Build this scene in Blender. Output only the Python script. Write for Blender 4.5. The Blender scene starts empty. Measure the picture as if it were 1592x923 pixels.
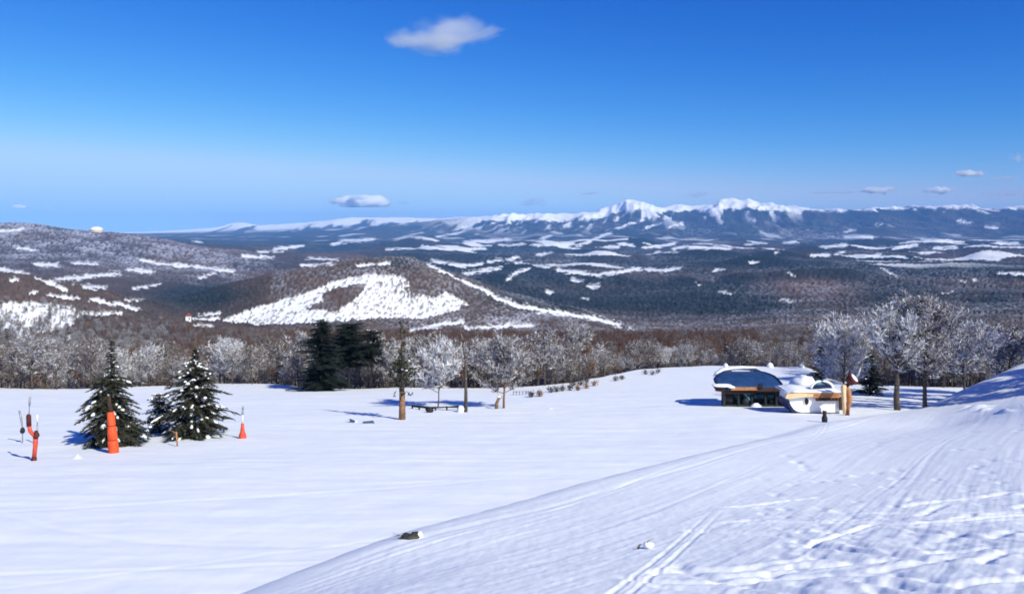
import bpy, math, random
import numpy as np
from mathutils import Vector, Matrix

# ------------------------------------------------------------------ camera, sky, sun, exposure
SC = bpy.context.scene
COL = SC.collection
F, U0, H0 = 1250.0, 796.0, 360.0          # focal length, centre column and horizon row of a 1592 x 923 view
cam_d = bpy.data.cameras.new('camera'); cam = bpy.data.objects.new('camera', cam_d); COL.objects.link(cam)
cam_d.sensor_width = 36.0; cam_d.lens = F / 1592 * 36
cam_d.shift_y = -(461.5 - H0) / 1592
cam_d.clip_start = 0.2; cam_d.clip_end = 200000
cam.location = (0, 0, 0); cam.rotation_euler = (math.radians(90), 0, 0)
SC.camera = cam

SKY_STRENGTH = .11; SKY_CURVE = ((.82, 3.0, .50), (.57, 1.66, .76), (.83, .92, 1.03))
SUN_EL = math.radians(37); SUN_V = Vector((0.68, -0.73, 0)).normalized()
SUN_DIR = Vector((SUN_V.x*math.cos(SUN_EL), SUN_V.y*math.cos(SUN_EL), math.sin(SUN_EL)))
world = bpy.data.worlds.new('World'); SC.world = world; world.use_nodes = True
wn = world.node_tree; wn.nodes.clear()
sky = wn.nodes.new('ShaderNodeTexSky'); sky.sky_type = 'NISHITA'; sky.sun_disc = False
sky.sun_elevation = SUN_EL; sky.sun_rotation = math.atan2(SUN_V.x, SUN_V.y)
sky.altitude = 900; sky.air_density = 1.0; sky.dust_density = 0.15; sky.ozone_density = 3.0
bg = wn.nodes.new('ShaderNodeBackground'); bg.inputs['Strength'].default_value = SKY_STRENGTH
wo = wn.nodes.new('ShaderNodeOutputWorld')
sep = wn.nodes.new('ShaderNodeSeparateColor'); com = wn.nodes.new('ShaderNodeCombineColor')
wn.links.new(sky.outputs[0], sep.inputs[0])
def wmath(op, a, b):
    n = wn.nodes.new('ShaderNodeMath'); n.operation = op
    for sk, v in ((n.inputs[0], a), (n.inputs[1], b)):
        if hasattr(v, 'links'): wn.links.new(v, sk)
        else: sk.default_value = v
    return n.outputs[0]
def smin(a, top):
    n = wn.nodes.new('ShaderNodeMath'); n.operation = 'SMOOTH_MIN'; wn.links.new(a, n.inputs[0]); n.inputs[1].default_value = top; n.inputs[2].default_value = .35 * top; return n.outputs[0]
for i, (gain, power, top) in enumerate(SKY_CURVE):        # the deep, saturated winter blue of the whole sky: one tone curve per channel
    c = wmath('POWER', wmath('MULTIPLY', sep.outputs[i], .161), power)
    wn.links.new(wmath('MULTIPLY', smin(wmath('MULTIPLY', c, gain), top), 1 / .161), com.inputs[i])
wn.links.new(com.outputs[0], bg.inputs['Color']); wn.links.new(bg.outputs[0], wo.inputs[0])
sun_d = bpy.data.lights.new('sun', 'SUN'); sun = bpy.data.objects.new('sun', sun_d); COL.objects.link(sun)
sun_d.energy = 3.7; sun_d.angle = math.radians(0.5); sun_d.color = (1.0, 0.985, 0.80)
sun.rotation_euler = SUN_DIR.to_track_quat('Z', 'Y').to_euler()
SC.view_settings.view_transform = 'Standard'; SC.view_settings.look = 'None'
SC.view_settings.gamma = 1.0; SC.view_settings.exposure = 0.55; SC.view_settings.use_curve_mapping = False
SC.cycles.use_denoising = True
SC.cycles.max_bounces = 16; SC.cycles.diffuse_bounces = 4; SC.cycles.volume_bounces = 16; SC.cycles.transparent_max_bounces = 8
SC.cycles.filter_width = 1.75

rng = np.random.default_rng(11)
random.seed(5)
HAZE_DENSITY, HAZE_TOP = 3.3e-5, 900.0

# ------------------------------------------------------------------ helpers
def at(u, v, Y):
    return Vector(((u - U0) / F * Y, Y, (H0 - v) / F * Y))

def sstep(a, b, x):
    t = np.clip((x - a) / (b - a), 0, 1); return t * t * (3 - 2 * t)

def _hash(ix, iy, seed):
    h = (ix.astype(np.int64) * 374761393 + iy.astype(np.int64) * 668265263 + seed * 1274126177) & 0xFFFFFFFF
    h = ((h ^ (h >> 13)) * 1274126177) & 0xFFFFFFFF
    h = (h ^ (h >> 16)) & 0xFFFFFFFF
    return h

def _frac(ix, iy, seed):
    v = np.sin(ix * 12.9898 + iy * 78.233 + seed * 37.719) * 43758.5453
    return v - np.floor(v)

def gnoise(x, y, seed=0):
    x = np.asarray(x, float); y = np.asarray(y, float)
    x, y = np.broadcast_arrays(x, y)
    ix = np.floor(x); iy = np.floor(y); fx = x - ix; fy = y - iy
    def g(dx, dy):
        a = _hash(ix + dx, iy + dy, seed) * (2 * math.pi / 4294967296.0)
        return np.cos(a) * (fx - dx) + np.sin(a) * (fy - dy)
    sx = fx * fx * fx * (fx * (fx * 6 - 15) + 10); sy = fy * fy * fy * (fy * (fy * 6 - 15) + 10)
    a = g(0, 0); b = g(1, 0); c = g(0, 1); d = g(1, 1)
    return 1.5 * ((a + (b - a) * sx) * (1 - sy) + (c + (d - c) * sx) * sy)

def fbm(x, y, o=4, seed=0, gain=.5):
    s = 0; a = 1; t = 0
    for i in range(o):
        s = s + a * gnoise(x * 2 ** i, y * 2 ** i, seed + i * 17); t += a; a *= gain
    return s / t * 1.4

def ridged(x, y, o=4, seed=0):
    s = 0; a = 1; t = 0
    for i in range(o):
        s = s + a * (1 - np.abs(gnoise(x * 2 ** i, y * 2 ** i, seed + i * 31)) * 1.6); t += a; a *= .5
    return s / t

def tag(o, label=None, cat=None, group=None, kind=None):
    if label: o['label'] = label
    if cat: o['category'] = cat
    if group: o['group'] = group
    if kind: o['kind'] = kind
    return o

def empty(name, loc, rz=0):
    o = bpy.data.objects.new(name, None); COL.objects.link(o)
    o.location = loc; o.rotation_euler = (0, 0, rz); o.empty_display_size = .3
    return o

class MB:
    """collects verts and faces for ONE mesh object"""
    def __init__(s): s.v = []; s.f = []; s.m = []
    def add(s, vs, fs, mi=0):
        b = len(s.v); s.v.extend([tuple(p) for p in vs])
        for f in fs: s.f.append(tuple(i + b for i in f)); s.m.append(mi)
    def box(s, c, d, rz=0, mi=0, rot=None):
        hx, hy, hz = d[0] / 2, d[1] / 2, d[2] / 2
        M = rot if rot is not None else Matrix.Rotation(rz, 3, 'Z')
        vs = [Vector(c) + M @ Vector((x * hx, y * hy, z * hz)) for x in (-1, 1) for y in (-1, 1) for z in (-1, 1)]
        s.add(vs, [(0, 1, 3, 2), (4, 6, 7, 5), (0, 4, 5, 1), (2, 3, 7, 6), (0, 2, 6, 4), (1, 5, 7, 3)], mi)
    def tube(s, pts, rad, n=6, mi=0, caps=True):
        pts = [Vector(p) for p in pts]; k = len(pts)
        if not hasattr(rad, '__len__'): rad = [rad] * k
        vs = []; ref = None
        for i, p in enumerate(pts):
            d = (pts[min(i + 1, k - 1)] - pts[max(i - 1, 0)]).normalized()
            if ref is None: ref = Vector((1, 0, 0)) if abs(d.x) < .8 else Vector((0, 1, 0))
            a = d.cross(ref).normalized(); b = d.cross(a).normalized()
            ref = -b if False else ref
            for j in range(n):
                th = 2 * math.pi * j / n
                vs.append(p + (a * math.cos(th) + b * math.sin(th)) * rad[i])
        fs = [(i * n + j, i * n + (j + 1) % n, (i + 1) * n + (j + 1) % n, (i + 1) * n + j) for i in range(k - 1) for j in range(n)]
        if caps: fs += [tuple(range(n))[::-1], tuple(range((k - 1) * n, k * n))]
        s.add(vs, fs, mi)
    def lathe(s, c, prof, n=14, mi=0, M=None):
        c = Vector(c); M = M or Matrix.Identity(3); vs = []
        for r, z in prof:
            for j in range(n):
                th = 2 * math.pi * j / n; vs.append(c + M @ Vector((r * math.cos(th), r * math.sin(th), z)))
        k = len(prof)
        fs = [(i * n + j, i * n + (j + 1) % n, (i + 1) * n + (j + 1) % n, (i + 1) * n + j) for i in range(k - 1) for j in range(n)]
        fs += [tuple(range(n))[::-1], tuple(range((k - 1) * n, k * n))]
        s.add(vs, fs, mi)
    def prism(s, poly, y0, y1, mi=0):
        n = len(poly)
        vs = [(x, y0, z) for x, z in poly] + [(x, y1, z) for x, z in poly]
        fs = [tuple(range(n)), tuple(range(2 * n - 1, n - 1, -1))] + [(i, i + n, (i + 1) % n + n, (i + 1) % n) for i in range(n)]
        s.add(vs, fs, mi)
    def blob(s, c, d, seed=0, n=10, m=7, amp=.18, flat=0.0, mi=0):
        vs = []; c = Vector(c)
        for i in range(m + 1):
            ph = math.pi * i / m
            for j in range(n):
                th = 2 * math.pi * j / n
                q = Vector((math.sin(ph) * math.cos(th), math.sin(ph) * math.sin(th), math.cos(ph)))
                r = 1 + amp * float(gnoise(q.x * 1.7 + seed * 3.1 + 5, q.y * 1.7 + q.z * 1.3, seed))
                z = q.z * r * d[2]
                if z < 0: z *= (1 - flat)
                vs.append(c + Vector((q.x * r * d[0], q.y * r * d[1], z)))
        fs = [(i * n + j, i * n + (j + 1) % n, (i + 1) * n + (j + 1) % n, (i + 1) * n + j) for i in range(m) for j in range(n)]
        s.add(vs, fs, mi)
    def mesh(s, name, mats, smooth=False):
        me = bpy.data.meshes.new(name); me.from_pydata(s.v, [], s.f)
        for m in (mats if isinstance(mats, (list, tuple)) else [mats]): me.materials.append(m)
        if any(s.m): me.polygons.foreach_set('material_index', s.m)
        if smooth: me.polygons.foreach_set('use_smooth', [True] * len(me.polygons))
        me.update(); return me
    def build(s, name, mats, parent=None, smooth=False, loc=None):
        return put(name, s.mesh(name, mats, smooth), parent, loc)

def put(name, me, parent=None, loc=None, coll=None):
    o = bpy.data.objects.new(name, me); (coll or COL).objects.link(o)
    if parent: o.parent = parent
    if loc is not None: o.location = loc
    return o

def grid_mesh(name, X, Y, Z, mat, attrs=None):
    r, c = X.shape
    co = np.stack([X, Y, Z], -1).reshape(-1, 3).astype(np.float32)
    i = np.arange(r * c).reshape(r, c)
    q = np.stack([i[:-1, :-1], i[:-1, 1:], i[1:, 1:], i[1:, :-1]], -1).reshape(-1, 4)
    me = bpy.data.meshes.new(name)
    me.vertices.add(len(co)); me.vertices.foreach_set('co', co.ravel())
    me.loops.add(q.size); me.loops.foreach_set('vertex_index', q.ravel().astype(np.int32))
    me.polygons.add(len(q)); me.polygons.foreach_set('loop_start', np.arange(0, q.size, 4, dtype=np.int32))
    me.polygons.foreach_set('use_smooth', np.ones(len(q), bool))
    me.update(calc_edges=True); me.validate()
    for k, a in (attrs or {}).items():
        at_ = me.attributes.new(k, 'FLOAT', 'POINT'); at_.data.foreach_set('value', np.ascontiguousarray(a, dtype=np.float32).ravel())
    me.materials.append(mat)
    return me

# ------------------------------------------------------------------ materials
def new_mat(name):
    m = bpy.data.materials.new(name); m.use_nodes = True
    nt = m.node_tree; b = nt.nodes['Principled BSDF']
    return m, nt, b

def noise_node(nt, scale, detail=4, rough=.55, coord='Object'):
    tc = nt.nodes.new('ShaderNodeTexCoord'); n = nt.nodes.new('ShaderNodeTexNoise')
    n.inputs['Scale'].default_value = scale; n.inputs['Detail'].default_value = detail; n.inputs['Roughness'].default_value = rough
    nt.links.new(tc.outputs[coord], n.inputs['Vector']); return n

def ramp(nt, src, stops):
    r = nt.nodes.new('ShaderNodeValToRGB'); e = r.color_ramp.elements
    while len(e) < len(stops): e.new(.5)
    for el, (p, c) in zip(e, stops): el.position = p; el.color = (*c, 1)
    nt.links.new(src, r.inputs[0]); return r

def mix(nt, fac, a, b):
    m = nt.nodes.new('ShaderNodeMix'); m.data_type = 'RGBA'
    for sock, val in ((m.inputs[0], fac), (m.inputs[6], a), (m.inputs[7], b)):
        if hasattr(val, 'links'): nt.links.new(val, sock)
        elif isinstance(val, (int, float)): sock.default_value = val
        else: sock.default_value = (*val, 1)
    return m.outputs[2]

def speck_mat(name, stops, scale, rough=.8, metal=0, bump=0, detail=3):
    m, nt, b = new_mat(name)
    n = noise_node(nt, scale, detail)
    r = ramp(nt, n.outputs['Fac'], stops)
    nt.links.new(r.outputs[0], b.inputs['Base Color'])
    b.inputs['Roughness'].default_value = rough; b.inputs['Metallic'].default_value = metal
    b.inputs['Specular IOR Level'].default_value = .25
    if bump:
        bp = nt.nodes.new('ShaderNodeBump'); bp.inputs['Strength'].default_value = bump; bp.inputs['Distance'].default_value = .05
        nt.links.new(n.outputs['Fac'], bp.inputs['Height']); nt.links.new(bp.outputs[0], b.inputs['Normal'])
    return m

SNOW = (.86, .87, .90)
def snow_material(name, ground=False):
    m, nt, b = new_mat(name)
    n = noise_node(nt, .35 if ground else 3, 5, .6)
    r = ramp(nt, n.outputs['Fac'], [(.3, (.82, .84, .89)), (.7, (.89, .895, .91))])
    nt.links.new(r.outputs[0], b.inputs['Base Color'])
    b.inputs['Roughness'].default_value = .7; b.inputs['Specular IOR Level'].default_value = .2
    n2 = noise_node(nt, 6 if ground else 8, 6, .65)
    bp = nt.nodes.new('ShaderNodeBump'); bp.inputs['Strength'].default_value = .35; bp.inputs['Distance'].default_value = .03 if ground else .06
    nt.links.new(n2.outputs['Fac'], bp.inputs['Height']); nt.links.new(bp.outputs[0], b.inputs['Normal'])
    return m
M_SNOW_G = snow_material('groomed_snow', True)
M_SNOW = snow_material('fresh_snow')

def terrain_material():
    m, nt, b = new_mat('winter_valley')
    def att(n):
        a = nt.nodes.new('ShaderNodeAttribute'); a.attribute_name = n; return a.outputs['Fac']
    n1 = noise_node(nt, .02, 6, .6)
    brown = ramp(nt, n1.outputs['Fac'], [(.3, (.080, .052, .042)), (.7, (.15, .098, .076))]).outputs[0]
    dark = ramp(nt, n1.outputs['Fac'], [(.3, (.009, .017, .021)), (.7, (.022, .034, .037))]).outputs[0]
    wood = mix(nt, att('conifer'), brown, dark)
    wood = mix(nt, att('frost'), wood, (.37, .37, .43))
    c = mix(nt, att('snow'), wood, (.84, .84, .87))
    nt.links.new(c, b.inputs['Base Color'])
    b.inputs['Roughness'].default_value = .9; b.inputs['Specular IOR Level'].default_value = .1
    return m
M_TERR = terrain_material()

M_BARK = speck_mat('dark_bark', [(.35, (.045, .035, .03)), (.6, (.10, .075, .06)), (.75, (.45, .44, .45))], 6, .9, 0, .5)
M_BARKO = speck_mat('orange_bark', [(.3, (.09, .05, .03)), (.7, (.34, .19, .11))], 5, .9, 0, .5)
M_FROST = speck_mat('frosted_twigs', [(.36, (.11, .085, .075)), (.5, (.30, .275, .28)), (.64, (.70, .70, .74))], 1.6, .9)
M_FROST2 = speck_mat('lightly_frosted_twigs', [(.36, (.09, .065, .05)), (.52, (.19, .155, .14)), (.68, (.58, .57, .6))], 1.4, .9)
M_RUST = speck_mat('rusty_twigs', [(.34, (.085, .042, .022)), (.55, (.20, .10, .05)), (.74, (.36, .27, .22))], 1.1, .9)
M_NEEDLE = speck_mat('conifer_needles', [(.3, (.016, .02, .014)), (.55, (.055, .055, .032)), (.75, (.11, .09, .055))], 2.2, .8)
M_NEEDLE_D = speck_mat('dark_evergreen_needles', [(.3, (.008, .014, .011)), (.65, (.022, .034, .026))], 2.2, .8)
M_ORANGE = speck_mat('orange_red_padding', [(.3, (.62, .06, .015)), (.7, (.78, .11, .03))], 2, .55)
M_RED = speck_mat('red_plastic', [(.3, (.55, .055, .03)), (.7, (.70, .10, .06))], 3, .5)
M_DKRED = speck_mat('dark_red_sleeve', [(.3, (.05, .012, .012)), (.7, (.13, .025, .02))], 3, .6)
M_BLACK = speck_mat('black_rubber', [(.3, (.010, .010, .014)), (.7, (.025, .024, .03))], 4, .6)
M_GREY = speck_mat('grey_metal', [(.3, (.22, .23, .27)), (.7, (.36, .37, .42))], 4, .45, .3)
M_BLUE = speck_mat('blue_roof_metal', [(.3, (.010, .036, .12)), (.7, (.022, .066, .18))], 1.1, .6, .0)
M_NAVY = speck_mat('navy_trim_and_base_shade', [(.3, (.008, .012, .05)), (.7, (.014, .022, .085))], 2, .5)  # roof trim, and the painted shadow line under the hut
M_TIMBER = speck_mat('orange_timber', [(.3, (.33, .13, .05)), (.7, (.52, .25, .11))], 3, .7)
M_CREAM = speck_mat('cream_timber', [(.3, (.72, .47, .24)), (.7, (.85, .62, .38))], 2, .7)
M_DKWOOD = speck_mat('dark_brown_timber', [(.3, (.03, .016, .012)), (.7, (.075, .04, .025))], 3, .7)
M_DKSTEEL = speck_mat('dark_steel', [(.3, (.012, .018, .022)), (.7, (.035, .042, .045))], 2, .5, .2)
M_WHITE = speck_mat('white_paint', [(.3, (.78, .77, .77)), (.7, (.84, .83, .83))], 1.5, .5)
M_TEAL = speck_mat('teal_glass', [(.35, (.05, .16, .2)), (.65, (.16, .36, .42))], .9, .15)
M_ROCK = speck_mat('dark_rock', [(.3, (.02, .02, .022)), (.7, (.07, .065, .055))], 5, .85, 0, .6)
M_DENT_SHADE = speck_mat('slate_blue_dent_shade', [(.3, (.05, .08, .16)), (.7, (.09, .13, .22))], 2, .6)  # tone of the shade in the two snow dents
M_STRAW = speck_mat('dry_stalks', [(.3, (.08, .055, .03)), (.7, (.2, .14, .08))], 8, .9)
M_REDROOF = speck_mat('red_roof_sheet', [(.3, (.3, .06, .04)), (.7, (.42, .10, .06))], .5, .6)

# ------------------------------------------------------------------ ground shape
def P_plane(Y): return -9.6 - .129 * Y
CREST_UV = [(-2500, 602), (-300, 603), (0, 604), (55, 606), (120, 606), (350, 597), (430, 599), (480, 606), (560, 606), (620, 604), (760, 604), (830, 603), (890, 597), (940, 586),
            (1000, 575), (1100, 568.5), (1250, 571), (1290, 590), (1340, 600), (1440, 604), (1700, 604), (4000, 604)]
CU = np.array([c[0] for c in CREST_UV], float)
CY = np.array([9.6 / ((c[1] - H0) / F - .129) for c in CREST_UV])
def crest_Y(x, Y):
    u = U0 + F * x / np.maximum(Y, 1.0)
    return np.interp(u, CU, CY)
FOLD_UVY = [(430, 923, 24), (620, 835, 30), (800, 783, 38), (930, 745, 45), (1050, 714, 54.5), (1160, 686, 66), (1280, 656, 84), (1345, 646, 93), (1430, 632, 106), (1500, 602, 112), (1592, 561, 118), (1750, 505, 120)]
FOLD = np.array([[-24, -60], [-19, -10], [-13, 10]] + [[(u - U0) / F * Y, Y] for u, v, Y in FOLD_UVY] + [[190, 125]], float)
def fold_dist(x, y):
    best = np.full(np.shape(x), 1e18); sg = np.zeros(np.shape(x))
    for (ax, ay), (bx, by) in zip(FOLD[:-1], FOLD[1:]):
        dx, dy = bx - ax, by - ay; L2 = dx * dx + dy * dy
        t = np.clip(((x - ax) * dx + (y - ay) * dy) / L2, 0, 1)
        ex = x - ax - t * dx; ey = y - ay - t * dy
        d2 = ex * ex + ey * ey; s = np.where(dx * ey - dy * ex > 0, 1.0, -1.0)
        m = d2 < best; best = np.where(m, d2, best); sg = np.where(m, s, sg)
    return np.sqrt(best) * sg
NC = [(1592, 923, 16), (1100, 923, 19), (620, 923, 20.5), (1592, 800, 28), (1080, 800, 33), (800, 850, 27.5), (1592, 700, 48), (1350, 740, 46), (1350, 680, 68),
      (1592, 630, 76), (1480, 660, 78)] + FOLD_UVY
NCW = [((u - U0) / F * Y, Y, (H0 - v) / F * Y) for u, v, Y in NC] + [(0, 0, -4.9), (8, 0, -4.3), (-12, 8, -7.4), (-15, -10, -4.5), (0, -40, 3), (60, -20, 0), (60, 30, -7.5), (90, 60, -10), (150, 100, -11), (190, 125, -12), (120, -40, 6)]
NCW = np.array(NCW, float)
def _tps_k(r2): return .5 * r2 * np.log(r2 + 1e-9)
_n = len(NCW)
_d2 = (NCW[:, None, 0] - NCW[None, :, 0]) ** 2 + (NCW[:, None, 1] - NCW[None, :, 1]) ** 2
_A = np.zeros((_n + 3, _n + 3)); _A[:_n, :_n] = _tps_k(_d2) + np.eye(_n) * .3
_A[:_n, _n] = 1; _A[:_n, _n + 1:] = NCW[:, :2]; _A[_n, :_n] = 1; _A[_n + 1:, :_n] = NCW[:, :2].T
_W = np.linalg.solve(_A, np.concatenate([NCW[:, 2], [0, 0, 0]]))
def N_surf(x, y):
    z = _W[_n] + _W[_n + 1] * x + _W[_n + 2] * y
    for (cx, cy, _), w in zip(NCW, _W[:_n]): z = z + w * _tps_k((x - cx) ** 2 + (y - cy) ** 2)
    return z
def snow_base(x, y, want=False):
    x = np.asarray(x, float); y = np.asarray(y, float)
    d = fold_dist(x, y)
    e = np.maximum(d + np.clip(.02 * y, .4, 1.8), 0); roll = np.where(e < 5, .07 * e * e, .07 * 25 + .70 * (e - 5))
    soft = sstep(20, 32, y); n = N_surf(x, y) - roll * (.14 + .86 * soft)
    yc = crest_Y(x, y); ov = np.maximum(y - yc, 0)
    p = P_plane(y) - np.where(ov < 40, .0045 * ov * ov, 7.2 + .36 * (ov - 40))
    p = p + .35 * fbm(x * .02, y * .02, 3, 3) * sstep(20, 60, y)
    k = .35 + 1.6 * (1 - soft); h = np.clip(.5 + .5 * (n - p) / k, 0, 1)
    z = p + (n - p) * h + k * h * (1 - h)
    return (z, d, h) if want else z

def seg_dist(x, y, a, b):
    dx, dy = b[0] - a[0], b[1] - a[1]
    t = np.clip(((x - a[0]) * dx + (y - a[1]) * dy) / (dx * dx + dy * dy), 0, 1)
    return np.hypot(x - a[0] - t * dx, y - a[1] - t * dy)

def ground_pt(u, v):
    """where the view ray through (u, v) meets the snow"""
    ys = np.exp(np.linspace(math.log(4), math.log(260), 2600)); xs = (u - U0) / F * ys
    g = snow_base(xs, ys) - (H0 - v) / F * ys
    i = int(np.argmax(g >= 0)); Y = ys[i] if g[i] >= 0 else ys[int(np.argmax(g))]
    x = (u - U0) / F * Y
    return Vector((x, Y, float(snow_base(x, Y))))

def snow_detail(x, y, d, near):
    """tracks, streaks and ruts pressed into the snow"""
    l = x * .57 + y * .82; dd = d; d = -(x * .82 - y * .57) + 1.5 * gnoise(l * .02, x * .02, 5)
    yf = np.clip(y, 3, 300)
    w = .25 * sstep(0, 1, fbm(d * .05, l * .02, 2, 70) + .6)
    z = near * (.022 * fbm(d * .45, l * .02, 3, 21) * sstep(8, 30, yf) + .018 * fbm(x * .55, y * .40, 4, 24) + .010 * fbm(x * 1.6, y * 1.1, 3, 25) * sstep(70, 30, yf) + .012 * fbm(d * 1.7, l * .06, 3, 22) + .010 * fbm(d * 4, l * .22, 2, 23) * sstep(70, 25, yf))
    z += (1 - near) * (.05 * fbm(x * .03 + y * .02, y * .25, 3, 31) + .03 * fbm(x * .12 - y * .04, y * .5, 3, 32) + .03 * fbm(x * .35, y * .35, 4, 33) + .045 * fbm(x * .06 + y * .05, y * .12 - x * .06, 3, 34))
    r = np.random.default_rng(4)
    # long ski tracks following the piste
    for i in range(20):
        s0 = r.uniform(-16, 30); amp = r.uniform(.1, 1.2); lam = r.uniform(8, 30); ph = r.uniform(0, 6.3); wd = r.uniform(.05, .16) * (1 + .02 * abs(s0)); dep = r.uniform(.008, .030)
        c = s0 + amp * np.sin(l / lam + ph) + .06 * (l - 40) * r.uniform(-1, 1)
        q = (d - c) / wd
        on = sstep(.1, .35, fbm(l * .03 + i, i * 3.3 + 0 * l, 2, 40) + r.uniform(0, .5))
        z -= near * on * dep * (np.exp(-q * q) - .45 * np.exp(-(np.abs(q) - 1.9) ** 2 * 2))
    # crisp pairs of ski lines
    for i in range(8):
        s0 = r.uniform(-14, 34); sl = r.uniform(-.45, .25); amp = r.uniform(.2, 1.6); lam = r.uniform(5, 16); ph = r.uniform(0, 6.3); wd = r.uniform(.05, .08)
        c = s0 + sl * (l - 45) + amp * np.sin(l / lam + ph); on = sstep(0, .25, gnoise(l * .02 + i * 1.7, l * 0 + i * 3.1, 45) + .15)
        for o_ in (-.22, .22):
            q = (d - c - o_) / wd; z -= near * on * .028 * (np.exp(-q * q) - .4 * np.exp(-(np.abs(q) - 2) ** 2 * 2))
    z += near * (.014 * fbm(x * 2.6, y * 1.9, 3, 26) * sstep(60, 20, yf) + .02 * np.maximum(fbm(x * .9, y * .7, 3, 27) - .15, 0) * sstep(-.1, .3, fbm(x * .08, y * .05, 2, 28)))
    # old ski tracks wandering over the lower piste
    for i in range(26):
        c0 = r.uniform(34, 120); sl = r.uniform(-.5, .5); amp = r.uniform(.3, 2.5); lam = r.uniform(4, 14); ph = r.uniform(0, 6.3); wd = r.uniform(.12, .3)
        q = (y - c0 - sl * (x + 10) - amp * np.sin(x / lam + ph)) / wd
        on = sstep(0, .3, gnoise(x * .03 + i * 2.1, x * 0 + i * 5.7, 44))
        z -= (1 - near) * on * r.uniform(.012, .03) * (np.exp(-q * q) - .4 * np.exp(-(q - 2) ** 2))
    # chopped tracks close to the camera on the right
    cz = sstep(.25, .40, x / np.maximum(y, 1)) * sstep(44, 24, yf) * near
    z += cz * (.030 * fbm(x * .7, y * .5, 3, 51) + .028 * ridged(x * .5 + .6 * gnoise(x * .2, y * .2, 9), y * .25, 2, 52) + .012 * fbm(x * 2.2, y * 1.4, 2, 53))
    for i in range(46):
        y0 = r.uniform(14, 36); x0 = y0 * r.uniform(.26, .68); an = math.radians(r.uniform(-80, 40)); L = r.uniform(.8, 4.2); cu = r.uniform(-1, 1)
        ca, sa = math.cos(an), math.sin(an)
        lx = (x - x0) * ca + (y - y0) * sa; ly = -(x - x0) * sa + (y - y0) * ca - cu * np.sin(lx * .7) * .7
        wd = r.uniform(.13, .24); on = sstep(L, L * .8, np.abs(lx))
        z -= r.uniform(.03, .09) * np.exp(-(ly / wd) ** 2) * on - .02 * np.exp(-((np.abs(ly) - wd * 2) / wd) ** 2) * on
    for i in range(110):
        u = r.uniform(1180, 1600); v = r.uniform(690, 930) if i > 16 else r.uniform(640, 720)
        Y = np.interp(v, [640, 700, 800, 923], [72, 48, 30, 17]); x0 = (u - U0) / F * Y; rr = r.uniform(.10, .20) * (1 + Y * .01)
        z -= r.uniform(.04, .10) * np.exp(-(((x - x0) / rr) ** 2 + ((y - Y) / (rr * 1.8)) ** 2))
    return z

def make_snow_slope():
    t = np.concatenate([np.linspace(-1.5, -.7, 60, endpoint=False), np.linspace(-.7, .7, 840), np.linspace(.7, 1.5, 61)[1:]])
    y = np.exp(np.linspace(math.log(9.0), math.log(300), 700))
    Yg, T = np.meshgrid(y, t, indexing='ij'); X = T * Yg
    z, d, h = snow_base(X, Yg, True)
    near = h * sstep(1.5, -1.5, d)
    z = z + snow_detail(X, Yg, d, near)
    # two small scooped hollows and some lumps on the lower piste
    for u, v, rx, ry, dep in ((120, 712, .25, .25, .35), (1518, 636, 1.3, 1.0, .5), (1502, 634, .8, .6, .3), (1530, 638, .6, .5, .35), (1562, 640, .3, 1.0, .35), (855, 636, .25, .25, .3), (1320, 740, .3, .3, .12), (1290, 795, .2, .2, .08)):
        g = ground_pt(u, v); q = ((X - g.x) / rx) ** 2 + ((Yg - g.y) / ry) ** 2
        z += dep * np.exp(-q)
    # edge of the lower piste: a soft drift line
    o = put('snow_slope', grid_mesh('snow_slope', X, Yg, z, M_SNOW_G))
    tag(o, kind='structure')
    xs = np.linspace(-160, 190, 141); ys = np.linspace(-70, 60, 66)
    Y2, X2 = np.meshgrid(ys, xs, indexing='ij')
    z2 = snow_base(X2, Y2) - .35
    o2 = put('snow_ground', grid_mesh('snow_ground', X2, Y2, z2, M_SNOW_G)); tag(o2, kind='structure')
make_snow_slope()

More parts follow.
